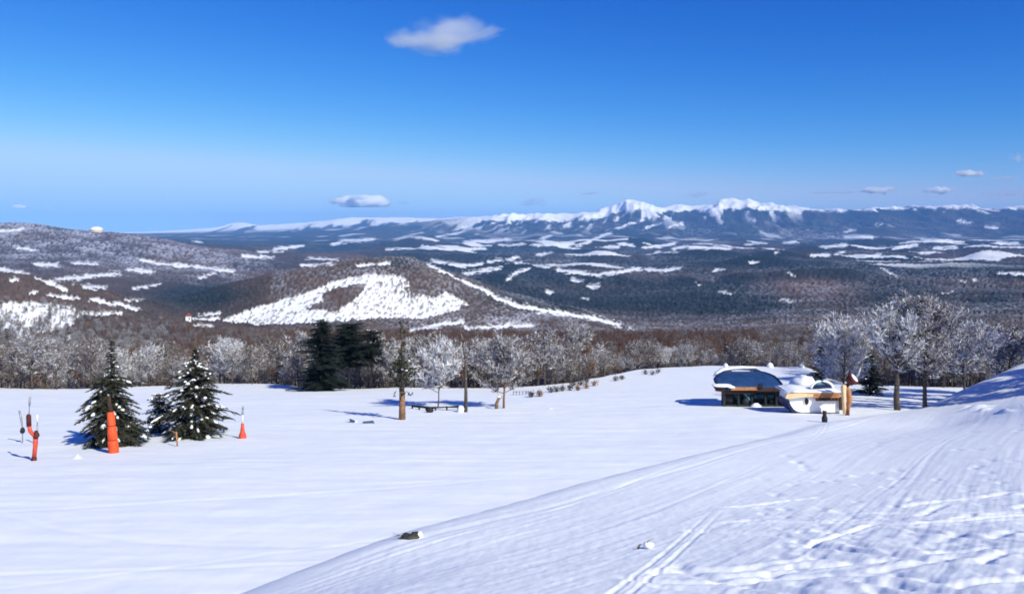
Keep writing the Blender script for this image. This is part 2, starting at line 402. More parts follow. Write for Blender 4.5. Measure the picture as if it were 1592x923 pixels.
# ------------------------------------------------------------------ valley, hills and mountains: one sheet to the horizon
def LV(*p): return np.array(p, float)
flat = lambda v: LV((-3000, v), (4000, v))
LAYERS = [
 (105, flat(760)), (200, LV((-3000, 640), (4000, 640))), (300, flat(606)), (450, flat(580)),
 (650, LV((-3000, 556), (0, 556), (400, 553), (1000, 552), (1300, 550), (4000, 545))),
 (900, LV((-3000, 520), (0, 520), (120, 522), (250, 527), (500, 528), (1000, 530), (1400, 526), (4000, 520))),
 (1150, LV((-3000, 420), (-300, 424), (0, 429), (60, 433), (110, 441), (170, 458), (230, 478), (300, 497), (400, 508), (620, 509), (800, 511), (1000, 516), (1200, 513), (1400, 508), (1592, 500), (4000, 480))),
 (1500, LV((-3000, 440), (0, 445), (100, 455), (200, 470), (260, 468), (330, 450), (400, 431), (460, 418), (500, 411), (550, 405), (600, 402.5), (635, 402), (660, 408), (700, 424), (760, 447), (820, 464), (900, 484), (970, 500), (1040, 503), (1200, 495), (1400, 487), (1592, 478), (4000, 460))),
 (1900, LV((-3000, 452), (0, 452), (300, 468), (620, 470), (1000, 480), (1200, 470), (1400, 464), (4000, 450))),
 (2600, LV((-3000, 432), (0, 432), (200, 436), (300, 440), (620, 446), (1000, 446), (1592, 440), (4000, 440))),
 (3500, LV((-3000, 398), (0, 402), (150, 404), (300, 412), (400, 420), (620, 424), (800, 422), (1000, 421), (1592, 420), (4000, 420))),
 (4800, LV((-3000, 350), (-300, 351), (0, 353), (60, 354), (100, 357), (150, 361.5), (230, 368), (300, 379), (350, 387), (420, 396), (500, 404), (620, 404), (1592, 402), (4000, 402))),
 (6500, LV((-3000, 366), (0, 366), (200, 374), (300, 388), (420, 393), (1000, 392), (1592, 390), (4000, 390))),
 (9000, LV((-3000, 372), (200, 375), (400, 382), (700, 382), (1000, 381), (1592, 381), (4000, 380))),
 (12500, LV((-3000, 368), (200, 368), (400, 373), (700, 371), (1000, 368), (1200, 371), (1592, 371), (4000, 370))),
 (15000, LV((-3000, 365), (300, 365), (420, 366), (560, 362), (650, 359), (720, 356), (800, 352), (900, 349), (1000, 345), (1080, 343), (1160, 342), (1220, 348), (1400, 345), (1592, 343), (4000, 343))),
 (18000, LV((-3000, 363), (320, 363), (450, 359), (560, 353), (640, 347), (690, 341), (750, 338), (800, 335), (850, 332), (900, 331), (940, 326), (958, 319), (972, 312), (984, 311), (1005, 319), (1030, 323), (1055, 317), (1080, 319), (1108, 319), (1128, 309), (1140, 306.5), (1152, 309), (1162, 308), (1185, 317), (1230, 322), (1270, 326), (1320, 325), (1400, 323), (1480, 321), (1540, 324), (1592, 322), (1800, 320), (4000, 325))),
 (20000, LV((-3000, 364), (400, 364), (640, 358), (900, 348), (4000, 344))),
 (22500, LV((-3000, 363), (0, 363), (200, 361), (280, 357.5), (335, 353), (372, 346), (405, 350), (450, 348), (500, 343), (535, 339), (580, 337.5), (640, 338.5), (700, 338), (800, 335), (900, 334), (1100, 336), (1250, 326), (1320, 327), (1592, 328), (4000, 332))),
 (27000, LV((-3000, 362.5), (4000, 362.5))),
 (40000, flat(361.2)),
]
LY = np.log(np.array([l[0] for l in LAYERS]))
def _smooth_interp(u, tab):
    # monotone smooth interpolation along the row
    xs, ys = tab[:, 0], tab[:, 1]
    h = np.diff(xs); dl = np.diff(ys) / h
    m = np.zeros(len(xs))
    if len(xs) > 2:
        for i in range(1, len(xs) - 1):
            if dl[i - 1] * dl[i] > 0:
                w1 = 2 * h[i] + h[i - 1]; w2 = h[i] + 2 * h[i - 1]; m[i] = (w1 + w2) / (w1 / dl[i - 1] + w2 / dl[i])
    i = np.clip(np.searchsorted(xs, u) - 1, 0, len(xs) - 2)
    s = np.clip((u - xs[i]) / h[i], 0, 1)
    return (2*s**3 - 3*s**2 + 1) * ys[i] + (s**3 - 2*s**2 + s) * h[i] * m[i] + (-2*s**3 + 3*s**2) * ys[i+1] + (s**3 - s**2) * h[i] * m[i+1]

def valley_z(t, Y):
    """t: 1-D tangents or same shape as Y"""
    t = np.asarray(t, float); Y = np.asarray(Y, float)
    u = U0 + F * t; lY = np.log(np.clip(Y, 106, 39900))
    Zk = np.stack([(H0 - _smooth_interp(u, tab)) / F * Yk for Yk, tab in LAYERS])      # layers x shape
    i = np.clip(np.searchsorted(LY, lY) - 1, 0, len(LY) - 2)
    def gk(k): return np.take_along_axis(Zk, k[None], 0)[0]
    i0 = np.clip(i - 1, 0, len(LY) - 1); i1 = i; i2 = i + 1; i3 = np.clip(i + 2, 0, len(LY) - 1)
    z0, z1, z2, z3 = gk(i0), gk(i1), gk(i2), gk(i3)
    def slope(za, zb, zc, ya, yb, yc):
        d1 = (zb - za) / np.maximum(yb - ya, 1e-6); d2 = (zc - zb) / np.maximum(yc - yb, 1e-6)
        return np.where(d1 * d2 > 0, 2 * d1 * d2 / (d1 + d2 + np.where(d1 * d2 > 0, 0, 1)), 0)
    h = LY[i2] - LY[i1]; s = (lY - LY[i1]) / h
    m1 = slope(z0, z1, z2, LY[i0], LY[i1], LY[i2]); m2 = slope(z1, z2, z3, LY[i1], LY[i2], LY[i3])
    return (2*s**3 - 3*s**2 + 1) * z1 + (s**3 - 2*s**2 + s) * h * m1 + (-2*s**3 + 3*s**2) * z2 + (s**3 - s**2) * h * m2

# snow clearings, fields and pistes of the country below: (points..., half width)
STROKES = [
 ((664,411),(700,429),(758,455),2.6),((758,456),(777,467),(807,476),4.0),((807,477),(860,487),(920,496),4.2),((920,496),(965,507),5),((975,512),(990,515),2),
 ((634,517),(665,511),(690,505),(718,504),4),((725,512),(775,510),(828,506),4),((556,414),(606,411),2.2),((310,492),(345,488),1.5),((300,498),(340,497),2.2),((300,508),(330,508),2),
 ((75,461),(125,466),2.8),((142,467),(182,475),(214,483),3.6),((125,488),(190,490),3.5),((28,520),(75,534),(107,527),4),((48,457),(58,456),2.5),((195,468),(220,469),2),((20,437),(30,438),3.5),
 ((0,420),(42,427),3.0),((57,434),(105,452),3),((80,438),(120,433),(185,426),3.6),((115,442),(132,430),2),((130,447),(162,449),4),((220,406),(262,412),(320,417),(360,423),3),((310,433),(335,425),2),
 ((55,412),(90,413),3),((112,409),(152,412),2),((25,386),(60,389),2),((0,360),(35,357),2),((210,450),(250,443),2.4),((200,420),(235,424),4),((300,375),(312,376),1.5),
 ((378,399),(425,402),2.6),((470,414),(516,412),2.8),((480,402),(525,405),2),((517,380),(540,374),(581,372),2.2),((426,387),(472,382),2.2),((400,392),(440,392),1.4),
 ((656,383),(702,388),(754,386),2.6),((600,388),(640,386),1.2),((720,376),(792,372),2),((775,381),(815,380),1.6),((830,381),(894,379),2.6),((900,381),(950,362),2),((840,372),(856,366),2),
 ((675,406),(700,411),(724,414),3),((724,426),(745,424),(777,418),3.6),((728,413),(750,411),2.6),((760,408),(778,404),2),((790,405),(804,400),2.4),((834,397),(857,393),2.2),((800,410),(812,409),2),((846,417),(860,413),2),
 ((792,434),(803,425),(822,418),2.6),((867,421),(905,425),(928,429),(996,419),3.4),((890,436),(902,437),3),((916,446),(931,446),3),((853,456),(858,456),3),((930,385),(962,384),2),((962,378),(986,382),2),((905,466),(915,466),1.2),
 ((1004,420),(1030,421),(1055,418),3),((1000,386),(1051,379),2.4),((1046,388),(1064,383),2),((1071,385),(1135,386),3),((1313,369),(1357,369),2.2),((1313,360),(1330,358),1.8),((1278,384),(1317,381),2.4),((1262,398),(1289,396),2.6),((1300,396),(1313,393),2.2),
 ((1333,400),(1369,397),2),((1389,386),(1424,381),2.6),((1432,372),(1500,376),2),((1452,386),(1488,385),2.6),((1432,395),(1452,392),2),((1551,377),(1583,379),2.6),((1520,402),(1555,404),2.6),((1551,425),(1595,427),2.6),((1204,394),(1208,393),3),
 ((1168,410),(1175,409),3),((1110,420),(1124,420),2.4),((1086,444),(1090,444),2.4),((1363,349),(1368,349),2.2),((1496,438),(1500,439),2.2),((1514,436),(1518,436),2.2),((1384,469),(1393,472),2.6),((1406,470),(1412,470),2.8),((1214,467),(1238,472),1.6),((1369,417),(1397,431),1.6),((1468,458),(1484,455),1.6),
 ((1226,425),(1238,432),1.2),((1118,455),(1140,458),1.2),((1020,392),(1050,393),1),((1160,380),(1190,378),1.3),((1220,378),(1240,376),1.4),((1040,352),(1060,348),2),((1015,350),(1024,347),1.6),((1160,338),(1172,343),2.2),((1490,345),(1510,347),1.8),((1535,353),(1550,354),1.8),((722,354),(732,352),2.4),((680,368),(720,361),1.6),((960,355),(1000,342),1.6),((1000,357),(1030,345),1.4)]
POLYS = [
 [(345,500),(360,492),(400,479),(475,457),(543,431),(588,427),(626,431),(641,450),(671,465),(694,455),(712,464),(728,476),(686,491),(660,497),(581,496),(505,503),(400,507)],
 [(-80,478),(0,473),(50,471),(110,477),(126,492),(104,513),(60,522),(20,516),(-80,505)],
]
HOLES = [[(508,455),(545,443),(574,441),(553,464),(526,486),(475,481),(500,470)]]
def in_poly(u, v, poly):
    c = np.zeros(u.shape, bool); n = len(poly)
    for i in range(n):
        x1, y1 = poly[i]; x2, y2 = poly[(i + 1) % n]
        if y1 == y2: continue
        k = ((y1 > v) != (y2 > v)) & (u < (x2 - x1) * (v - y1) / (y2 - y1) + x1); c ^= k
    return c

def make_valley():
    t = np.concatenate([np.linspace(-1.5, -.68, 90, endpoint=False), np.linspace(-.68, .68, 830), np.linspace(.68, 1.5, 91)[1:]])
    ys = [105.0]
    while ys[-1] < 39900:
        Y = ys[-1]
        st = .02 if Y < 600 else .008 if Y < 1000 else .0034 if Y < 1540 else .009 if Y < 12500 else .006 if Y < 18600 else .01 if Y < 21000 else .006 if Y < 23500 else .03
        ys.append(Y * (1 + st))
    y = np.array(ys)
    Yg, T = np.meshgrid(y, t, indexing='ij')
    Z = valley_z(T, Yg); X = T * Yg
    U = U0 + F * T; lY = np.log(Yg)
    # relief of ridges and gullies
    mt = sstep(12500, 15500, Yg) * sstep(20500, 18200, Yg) * sstep(560, 760, U)
    a = X - .20 * Yg; b = Yg
    rd = ridged(a / 900 + .4 * gnoise(X / 1500, Yg / 3000, 60), b / 6500, 4, 61) - .62
    rd2 = ridged(X / 800, Yg / 1400, 4, 66) - .62
    Z += mt * (250 * rd + 110 * rd2) * sstep(18600, 16800, Yg) + mt * 30 * fbm(X / 500, Yg / 700, 4, 62)
    fr = sstep(20300, 21800, Yg) * sstep(26000, 23000, Yg) * sstep(250, 420, U)
    Z += fr * (75 * (ridged(X / 1500, Yg / 2500, 5, 63) - .75))
    mid = sstep(1700, 2600, Yg) * sstep(12500, 9000, Yg)
    Z += mid * (Yg * .0085 * fbm(X / 1100 + .3 * gnoise(X / 2500, Yg / 2500, 68), Yg / 1900, 4, 64) + 16 * (ridged(X / 420, Yg / 700, 3, 69) - .6))
    RG = np.zeros(U.shape)
    for Yk, hk, sc_, sd in ((2900, 12, 150, 1), (3900, 9, 170, 2), (5200, 9, 130, 3), (6900, 7.5, 110, 4), (8800, 7, 120, 5), (10800, 7, 100, 6), (13200, 8, 110, 7)):
        wv_ = .03 * fbm(U / 90, U * 0 + sd, 2, 130 + sd)                    # low wooded foothills, one behind another
        hh = np.clip(.25 + 1.3 * fbm(U / sc_, U * 0 + sd * 3.7, 3, 110 + sd), 0, 1.3) * sstep(520, 680, U)
        q = (lY - math.log(Yk) - wv_) / .075
        Z += hk * hh * Yg / F * np.exp(-q * q); RG = np.maximum(RG, np.clip(hh * 1.4, 0, 1) * np.exp(-(q + .5) ** 2))
    Z += sstep(900, 1100, Yg) * sstep(1700, 1500, Yg) * 5 * fbm(X / 120, Yg / 120, 4, 65)
    # cover
    V = H0 - F * Z / Yg
    wu = U + 6 * fbm(U / 22, lY * 60, 3, 71) + 1.5 * fbm(U / 4, lY * 240, 2, 77); wv = V + 2.4 * fbm(U / 26, lY * 70, 3, 72) + .8 * fbm(U / 5, lY * 260, 2, 73)
    far = sstep(600, 800, Yg)
    snow = np.zeros(U.shape); wn_ = fbm(U / 16, lY * 50, 3, 74)
    for s in STROKES:
        w = s[-1]
        for p, q in zip(s[:-2], s[1:-1]):
            m = (U > min(p[0], q[0]) - 25) & (U < max(p[0], q[0]) + 25)
            cs = np.where(m.any(0))[0]
            if not len(cs): continue
            sl = slice(cs[0], cs[-1] + 1)
            d = seg_dist(wu[:, sl], wv[:, sl], p, q if q != p else (q[0] + .1, q[1]))
            ww = w * (.85 + .75 * wn_[:, sl]); snow[:, sl] = np.maximum(snow[:, sl], sstep(ww + .8, ww - .8, d))
    hillm = (Yg > 880) & (Yg < 1640)
    pol = np.zeros(U.shape)
    for p in POLYS: pol = np.maximum(pol, in_poly(wu, wv, p) & hillm)
    for p in HOLES: pol = np.where(in_poly(wu, wv, p), 0, pol)
    lw = np.where(Yg < 1750, 110.0, 260.0); sp = fbm(U / 4.2, lY * lw, 3, 81)                 # clumps of trees, a few pixels wide
    sp2 = fbm(U / 9, lY * 120, 3, 82)
    tree_in = np.exp(-((U - 645) / 26) ** 2 - ((V - 452) / 18) ** 2)
    pol = pol * (1 - sstep(.36, .6, sp + .85 * tree_in)) * (1 - .9 * sstep(.36, .5, sp2))
    snow = np.maximum(snow, pol) * far
    # snow seen between bare trees
    def blob(u, v, ru, rv): return np.exp(-((U - u) / ru) ** 2 - ((V - v) / rv) ** 2)
    plat = sstep(2300, 3200, Yg) * sstep(5200, 4700, Yg) * sstep(480, 330, U)
    frost = .10 - .25 * sstep(2300, 3000, Yg) * sstep(500, 700, U) + .85 * plat + .7 * blob(1190, 362, 110, 8) + .55 * blob(860, 400, 110, 14) + .5 * blob(1020, 405, 120, 14) + .45 * blob(1260, 455, 90, 26) + .30 * blob(1500, 440, 120, 30) + .5 * blob(780, 500, 140, 16) + .3 * blob(620, 440, 40, 30) + .5 * blob(1340, 372, 160, 14)
    frost = frost + .35 * sstep(1000, 1200, Yg) * sstep(1750, 1600, Yg) * (U > 420)
    frost = np.clip(frost * (.75 + .9 * fbm(U / 60, lY * 16, 3, 86)), 0, 1)
    fm = frost * sstep(-.12, .34, sp + .5 * sp2 + .35 * (frost - .5))
    con = .2 + .9 * blob(310, 462, 90, 28) + .9 * blob(880, 452, 110, 30) + .95 * blob(1040, 462, 200, 34) + .9 * blob(1380, 452, 120, 36) + .8 * blob(1180, 470, 120, 24) + .7 * blob(1560, 470, 80, 34) + .7 * blob(950, 400, 300, 22) + .5 * blob(470, 500, 90, 10) + .8 * sstep(5500, 9000, Yg) + .5 * blob(620, 410, 26, 10) - .9 * blob(1260, 452, 70, 22)
    con = con + .55 * sstep(2200, 3200, Yg) * sstep(520, 700, U) - .5 * blob(1260, 452, 100, 26) - .3 * blob(1500, 440, 100, 16)
    con = np.clip(con + .35 * sp2, 0, 1)
    vz_ = sstep(2000, 2900, Yg) * sstep(16500, 13500, Yg) * sstep(520, 700, U)
    con = np.clip(con + vz_ * (.8 * RG - .08), 0, 1)
    fm = np.clip(fm + vz_ * (1 - RG) ** 2 * .26 * sstep(0, .4, sp + .6 * sp2), 0, 1) * (1 - .8 * RG * vz_)
    # high snow on the mountains
    crest18 = _smooth_interp(U0 + F * t, LAYERS[16][1])[None, :]
    dv = V - crest18
    hi = mt * sstep(560, 800, U)
    peak = blob(980, 316, 34, 14) + blob(1145, 314, 55, 16) + .6 * blob(1060, 320, 40, 9) + .7 * blob(860, 334, 120, 8)
    line = 5 + 16 * np.clip(peak, 0, 1.2) - 2.5 * sstep(1230, 1300, U)
    n18 = 9 * fbm(a / 420, b / 3200, 4, 91) + 4 * fbm(X / 260, Yg / 500, 3, 92)
    slope_l = 9 * (ridged(a / 1500, b / 3800, 5, 61) - .62) * 3
    sn = sstep(1.5, -1.5, dv - line + n18 - .0 * slope_l)
    streak = sstep(-.08, .14, .7 * fbm(a / 190, b / 1700, 4, 93) + .35 * fbm(a / 700, b / 5000, 2, 94) + .35 * rd - .0075 * dv) * sstep(62, 22, dv) * .9 * sstep(1330, 1200, U + 3 * dv)
    snow = np.maximum(snow, hi * np.maximum(sn, streak))
    crest31 = _smooth_interp(U0 + F * t, LAYERS[18][1])[None, :]
    dv31 = V - crest31
    sn31 = sstep(20500, 21500, Yg) * sstep(2, -2, dv31 - 9.5 + 11 * fbm(X / 420, Yg / 1400, 4, 94))
    snow = np.maximum(snow, sn31)
    fx_ = (X + .45 * Yg + 60 * gnoise(X / 700, Yg / 900, 99)) ; fy_ = Yg - .2 * X + 160 * gnoise(X / 600, Yg / 1200, 98)
    def cells(cx, cy, seed):
        row = np.floor(fy_ / cy); off = _frac(row * 0 + 3, row, seed)
        return _frac(np.floor(fx_ / cx + off * 7), row, seed)
    dens_ = .075 + .10 * fbm(X / 2200, Yg / 3000, 2, 97)
    fzone = sstep(3300, 4300, Yg) * sstep(13500, 11000, Yg) * sstep(560, 700, U)
    fld = np.maximum(cells(210, 620, 5) < dens_, cells(330, 420, 6) < dens_ * .5) * fzone
    snow = np.maximum(snow, .9 * fld)
    wood_c = cells(420, 900, 8); con = np.clip(con + (wood_c - .5) * .8 * sstep(2300, 3200, Yg), 0, 1)
    fm = fm * np.where(Yg > 2300, .5 + 1.0 * cells(600, 1200, 9), 1)
    lo = sstep(9000, 12000, Yg) * (1 - mt) * sstep(24000, 18000, Yg)
    snow = np.maximum(snow, .55 * lo * sstep(.3, .55, fbm(X / 500, Yg / 1500, 3, 95)))
    # canopy: clumps stand up from the ground
    can = (1 - np.clip(snow, 0, 1)) * far * sstep(9000, 5000, Yg)
    Z += can * np.clip(6 + 9 * sp + 4 * sp2, 0, 16) * np.where(Yg < 1700, .38, .7)
    o = put('valley_terrain', grid_mesh('valley_terrain', X, Yg, Z, M_TERR, {'snow': snow, 'conifer': con, 'frost': fm * (1 - snow)}))
    tag(o, kind='structure')
make_valley()

def ground_z(x, y):
    x = np.asarray(x, float); y = np.asarray(y, float)
    vz = valley_z(x / np.maximum(y, 1), np.maximum(y, 106))
    return np.maximum(snow_base(x, y), np.where(y > 110, vz, -1e9))

# ------------------------------------------------------------------ tree makers
def rdir(r, el0, el1):
    az = r.uniform(0, 2 * math.pi); el = math.radians(r.uniform(el0, el1))
    return Vector((math.cos(az) * math.cos(el), math.sin(az) * math.cos(el), math.sin(el)))

def twig(mb, p, d, L, w, r):
    q = p + d * L
    s = d.cross(rdir(r, -90, 90))
    if s.length < 1e-4: return q
    s = s.normalized() * w
    mb.add([p - s, p + s, q + s * .35, q - s * .35], [(0, 1, 2, 3)])
    return q

def bare_tree(seed, h=10, cr=3.2, base=.28, limbs=16, dens=1.0, tr=.16, tw=.035, lean=0.0):
    """returns trunk and crown builders for a leafless tree; twigs carry rime"""
    r = random.Random(seed); T = MB(); C = MB()
    pts = []; k = 7; ox = oy = 0
    for i in range(k):
        f = i / (k - 1); pts.append(Vector((ox + lean * f * h, oy, f * h * .86))); ox += r.uniform(-.09, .09) * h * .12; oy += r.uniform(-.09, .09) * h * .12
    T.tube(pts, [tr * (1 - .82 * i / (k - 1)) for i in range(k)], 7)
    def on_trunk(f):
        a = f * (k - 1); i = min(int(a), k - 2); return pts[i].lerp(pts[i + 1], a - i)
    cz = h * (base + 1) / 2; ch = h * (1 - base) / 2
    for i in range(limbs):
        f = base + .02 + (.9 - base) * (i + r.random()) / limbs
        p = on_trunk(min(f, .98)); az = i * 2.4 + r.uniform(-.5, .5); el = math.radians(r.uniform(18, 48) + 26 * f)
        d = Vector((math.cos(az) * math.cos(el), math.sin(az) * math.cos(el), math.sin(el)))
        # length to the crown's uneven outline
        L = .4
        while L < 8:
            q = p + d * L
            e = ((q.x) ** 2 + (q.y) ** 2) / cr ** 2 + ((q.z - cz) / ch) ** 2
            if e > 1: break
            L += .25
        L *= r.uniform(.72, 1.1)
        mid = p + d * L * .5 + Vector((0, 0, -.04 * L)); end = p + d * L + Vector((r.uniform(-.1, .1) * L, r.uniform(-.1, .1) * L, .08 * L))
        lr = tr * (.42 - .22 * f)
        T.tube([p, mid, end], [lr, lr * .6, lr * .2], 4, caps=False)
        for j in range(int((5 + L * 1.6) * dens)):
            g = r.uniform(.22, 1.0); sp = p.lerp(mid, g * 2) if g < .5 else mid.lerp(end, g * 2 - 1)
            sd = (d * .6 + rdir(r, -30, 70)).normalized(); sl = r.uniform(.25, .5) * (L * .55 + .5)
            e2 = twig(C, sp, sd, sl, tw * 1.25, r)
            for n in range(int(r.uniform(4, 8))):
                tp = sp.lerp(e2, r.uniform(.15, 1)); td = (sd * .7 + rdir(r, -35, 75)).normalized()
                e3 = twig(C, tp, td, r.uniform(.25, .7), tw, r)
                if r.random() < .6: twig(C, e3 * 1.0, (td + rdir(r, -30, 60) * .8).normalized(), r.uniform(.15, .4), tw * .9, r)
    return T, C

def conifer(seed, h=9, rad=2.2, base=.06, whorl=.32, per=7, spire=0.0, droop=.5, snowp=.5, fine=1.0, gap=.12, power=.85, trunk_r=.15, spire_r=.3):
    """returns trunk, boughs and snow builders for a fir; boughs droop in whorls"""
    r = random.Random(seed); T = MB(); C = MB(); S = MB()
    T.tube([(0, 0, -.4), (r.uniform(-.05, .05), r.uniform(-.05, .05), h * .5), (0, 0, h * .99)], [trunk_r, trunk_r * .6, .02], 7)
    z = h * base
    while z < h * .985:
        f = (z / h - base) / (1 - base); R = rad * (1 - f) ** power
        if spire and f > 1 - spire: R = spire_r * (1 - (f - (1 - spire)) / spire * .7)
        R = max(R, .12)
        for i in range(max(3, int(per * (.5 + .5 * R / rad)))):
            if r.random() < gap: continue
            az = r.uniform(0, 6.283); L = R * r.uniform(.55, 1.2) * (1 + .22 * math.sin(az * 2 + seed * 1.7 + z * .9))
            dx, dy = math.cos(az), math.sin(az); dr = droop * (.55 + .5 * (1 - f))
            p0 = Vector((0, 0, z + r.uniform(-.1, .1)))
            pts = [p0 + Vector((dx * L * g, dy * L * g, (.18 * g - dr * g * g) * L * .75)) for g in (0, .35, .7, 1.0)]
            side = Vector((-dy, dx, 0))
            n = max(3, int((4 + L * 6) * fine))
            for j in range(n):
                g = (j + r.random()) / n; gi = min(int(g * 3), 2); sp = pts[gi].lerp(pts[gi + 1], g * 3 - gi)
                for sg in (-1, 1):
                    sl = L * .36 * (1.08 - g) + .14
                    d = (side * sg * r.uniform(.6, 1) + Vector((dx, dy, 0)) * r.uniform(.4, .9) + Vector((0, 0, r.uniform(-.5, .12)))).normalized()
                    w = Vector((dx, dy, r.uniform(-.3, .3))) * r.uniform(.05, .10)
                    q = sp + d * sl * r.uniform(.7, 1.1)
                    C.add([sp - w, sp + w, q + w * .3 + Vector((0, 0, -.03)), q - w * .3 + Vector((0, 0, -.03))], [(0, 1, 2, 3)])
            tip = pts[-1]; C.add([pts[2] + side * .08, pts[2] - side * .08, tip + Vector((dx, dy, -.2)) * .18], [(0, 1, 2)])
            if r.random() < snowp and L > .3:
                for lo_, hi_ in ((.12, .42), (.38, .68), (.66, .98)):
                    if r.random() < .35: continue
                    g0 = lo_ + r.uniform(0, .12); g1 = hi_ - r.uniform(0, .12); m = 3; rows = []
                    wd = min(L * .10 + .04, .21) * r.uniform(.5, 1.3); sh = side * r.uniform(-.8, .8) * wd
                    for a in range(m + 1):
                        g = g0 + (g1 - g0) * a / m; gi = min(int(g * 3), 2); c = pts[gi].lerp(pts[gi + 1], min(g * 3 - gi, 1)) + sh
                        ww = wd * math.sin(math.pi * (.14 + .74 * a / m)) * r.uniform(.75, 1.2); up = .04 + .07 * math.sin(math.pi * (.1 + .8 * a / m))
                        rows.append([c - side * ww + Vector((0, 0, -.01)), c - side * ww * .45 + Vector((0, 0, up + .015)), c + side * ww * .5 + Vector((0, 0, up)), c + side * ww + Vector((0, 0, -.015))])
                    vs = [v for row in rows for v in row]
                    S.add(vs, [(a * 4 + b, a * 4 + b + 1, a * 4 + b + 5, a * 4 + b + 4) for a in range(m) for b in range(3)])
        z += whorl * (.55 + .45 * (1 - f)) * r.uniform(.8, 1.2)
    return T, C, S

def tree_thing(name, meshes, loc, rz, sc, label, group=None, cat='tree'):
    """meshes: list of (part name, mesh data)"""
    t = empty(name, loc, rz); t.scale = (sc, sc, sc) if not hasattr(sc, '__len__') else sc
    tag(t, label, cat, group)
    for pn, me in meshes:
        q = put(pn, me, t)
        if pn == 'snow_load': q['kind'] = 'stuff'
    return t

# ------------------------------------------------------------------ woods behind the snowfield
def proto_bare(i, mat, **kw):
    T, C = bare_tree(100 + i, **kw)
    tm = T.mesh('trunk', M_BARK, True); cm = C.mesh('crown', mat)
    J = MB(); J.add(T.v, T.f, 0); J.add(C.v, C.f, 1)
    jm = J.mesh('woodland_tree', [M_BARK, mat])
    return [('trunk', tm), ('crown', cm)], jm
P_FROST = [proto_bare(i, M_FROST, h=10, cr=c, base=b, limbs=15, dens=1.25, tw=.055) for i, (c, b) in enumerate(((3.3, .16), (2.7, .2), (3.7, .14), (3.0, .24)))]
M_FROSTW = speck_mat('white_rime_twigs', [(.34, (.20, .17, .165)), (.47, (.48, .46, .48)), (.6, (.82, .82, .85))], 1.3, .9)
P_WHITE = [proto_bare(40 + i, M_FROSTW, h=10, cr=c, base=b, limbs=18, dens=1.5, tw=.06) for i, (c, b) in enumerate(((3.9, .16), (3.3, .14)))]
P_MID = [proto_bare(10 + i, M_FROST2, h=10, cr=c, base=b, limbs=14, dens=1.15, tw=.055) for i, (c, b) in enumerate(((2.9, .2), (2.4, .22), (3.3, .16)))]
P_RUST = [proto_bare(20 + i, M_RUST, h=10, cr=c, base=b, limbs=13, dens=1.1, tw=.065) for i, (c, b) in enumerate(((2.6, .2), (2.1, .22), (3.0, .18)))]
def proto_con(i, **kw):
    T, C, S = conifer(200 + i, **kw)
    J = MB(); J.add(T.v, T.f, 0); J.add(C.v, C.f, 1); J.add(S.v, S.f, 2)
    return [('trunk', T.mesh('trunk', M_BARK, True)), ('crown', C.mesh('crown', M_NEEDLE_D)), ('snow_load', S.mesh('snow_load', M_SNOW, True))], J.mesh('woodland_tree', [M_BARK, M_NEEDLE_D, M_SNOW])
P_CON = [proto_con(i, h=10, rad=rd, whorl=.5, per=7, fine=.8, snowp=.22, droop=.45) for i, rd in enumerate((2.0, 1.6))]
PROTOS = P_FROST + P_MID + P_RUST + P_CON + P_WHITE

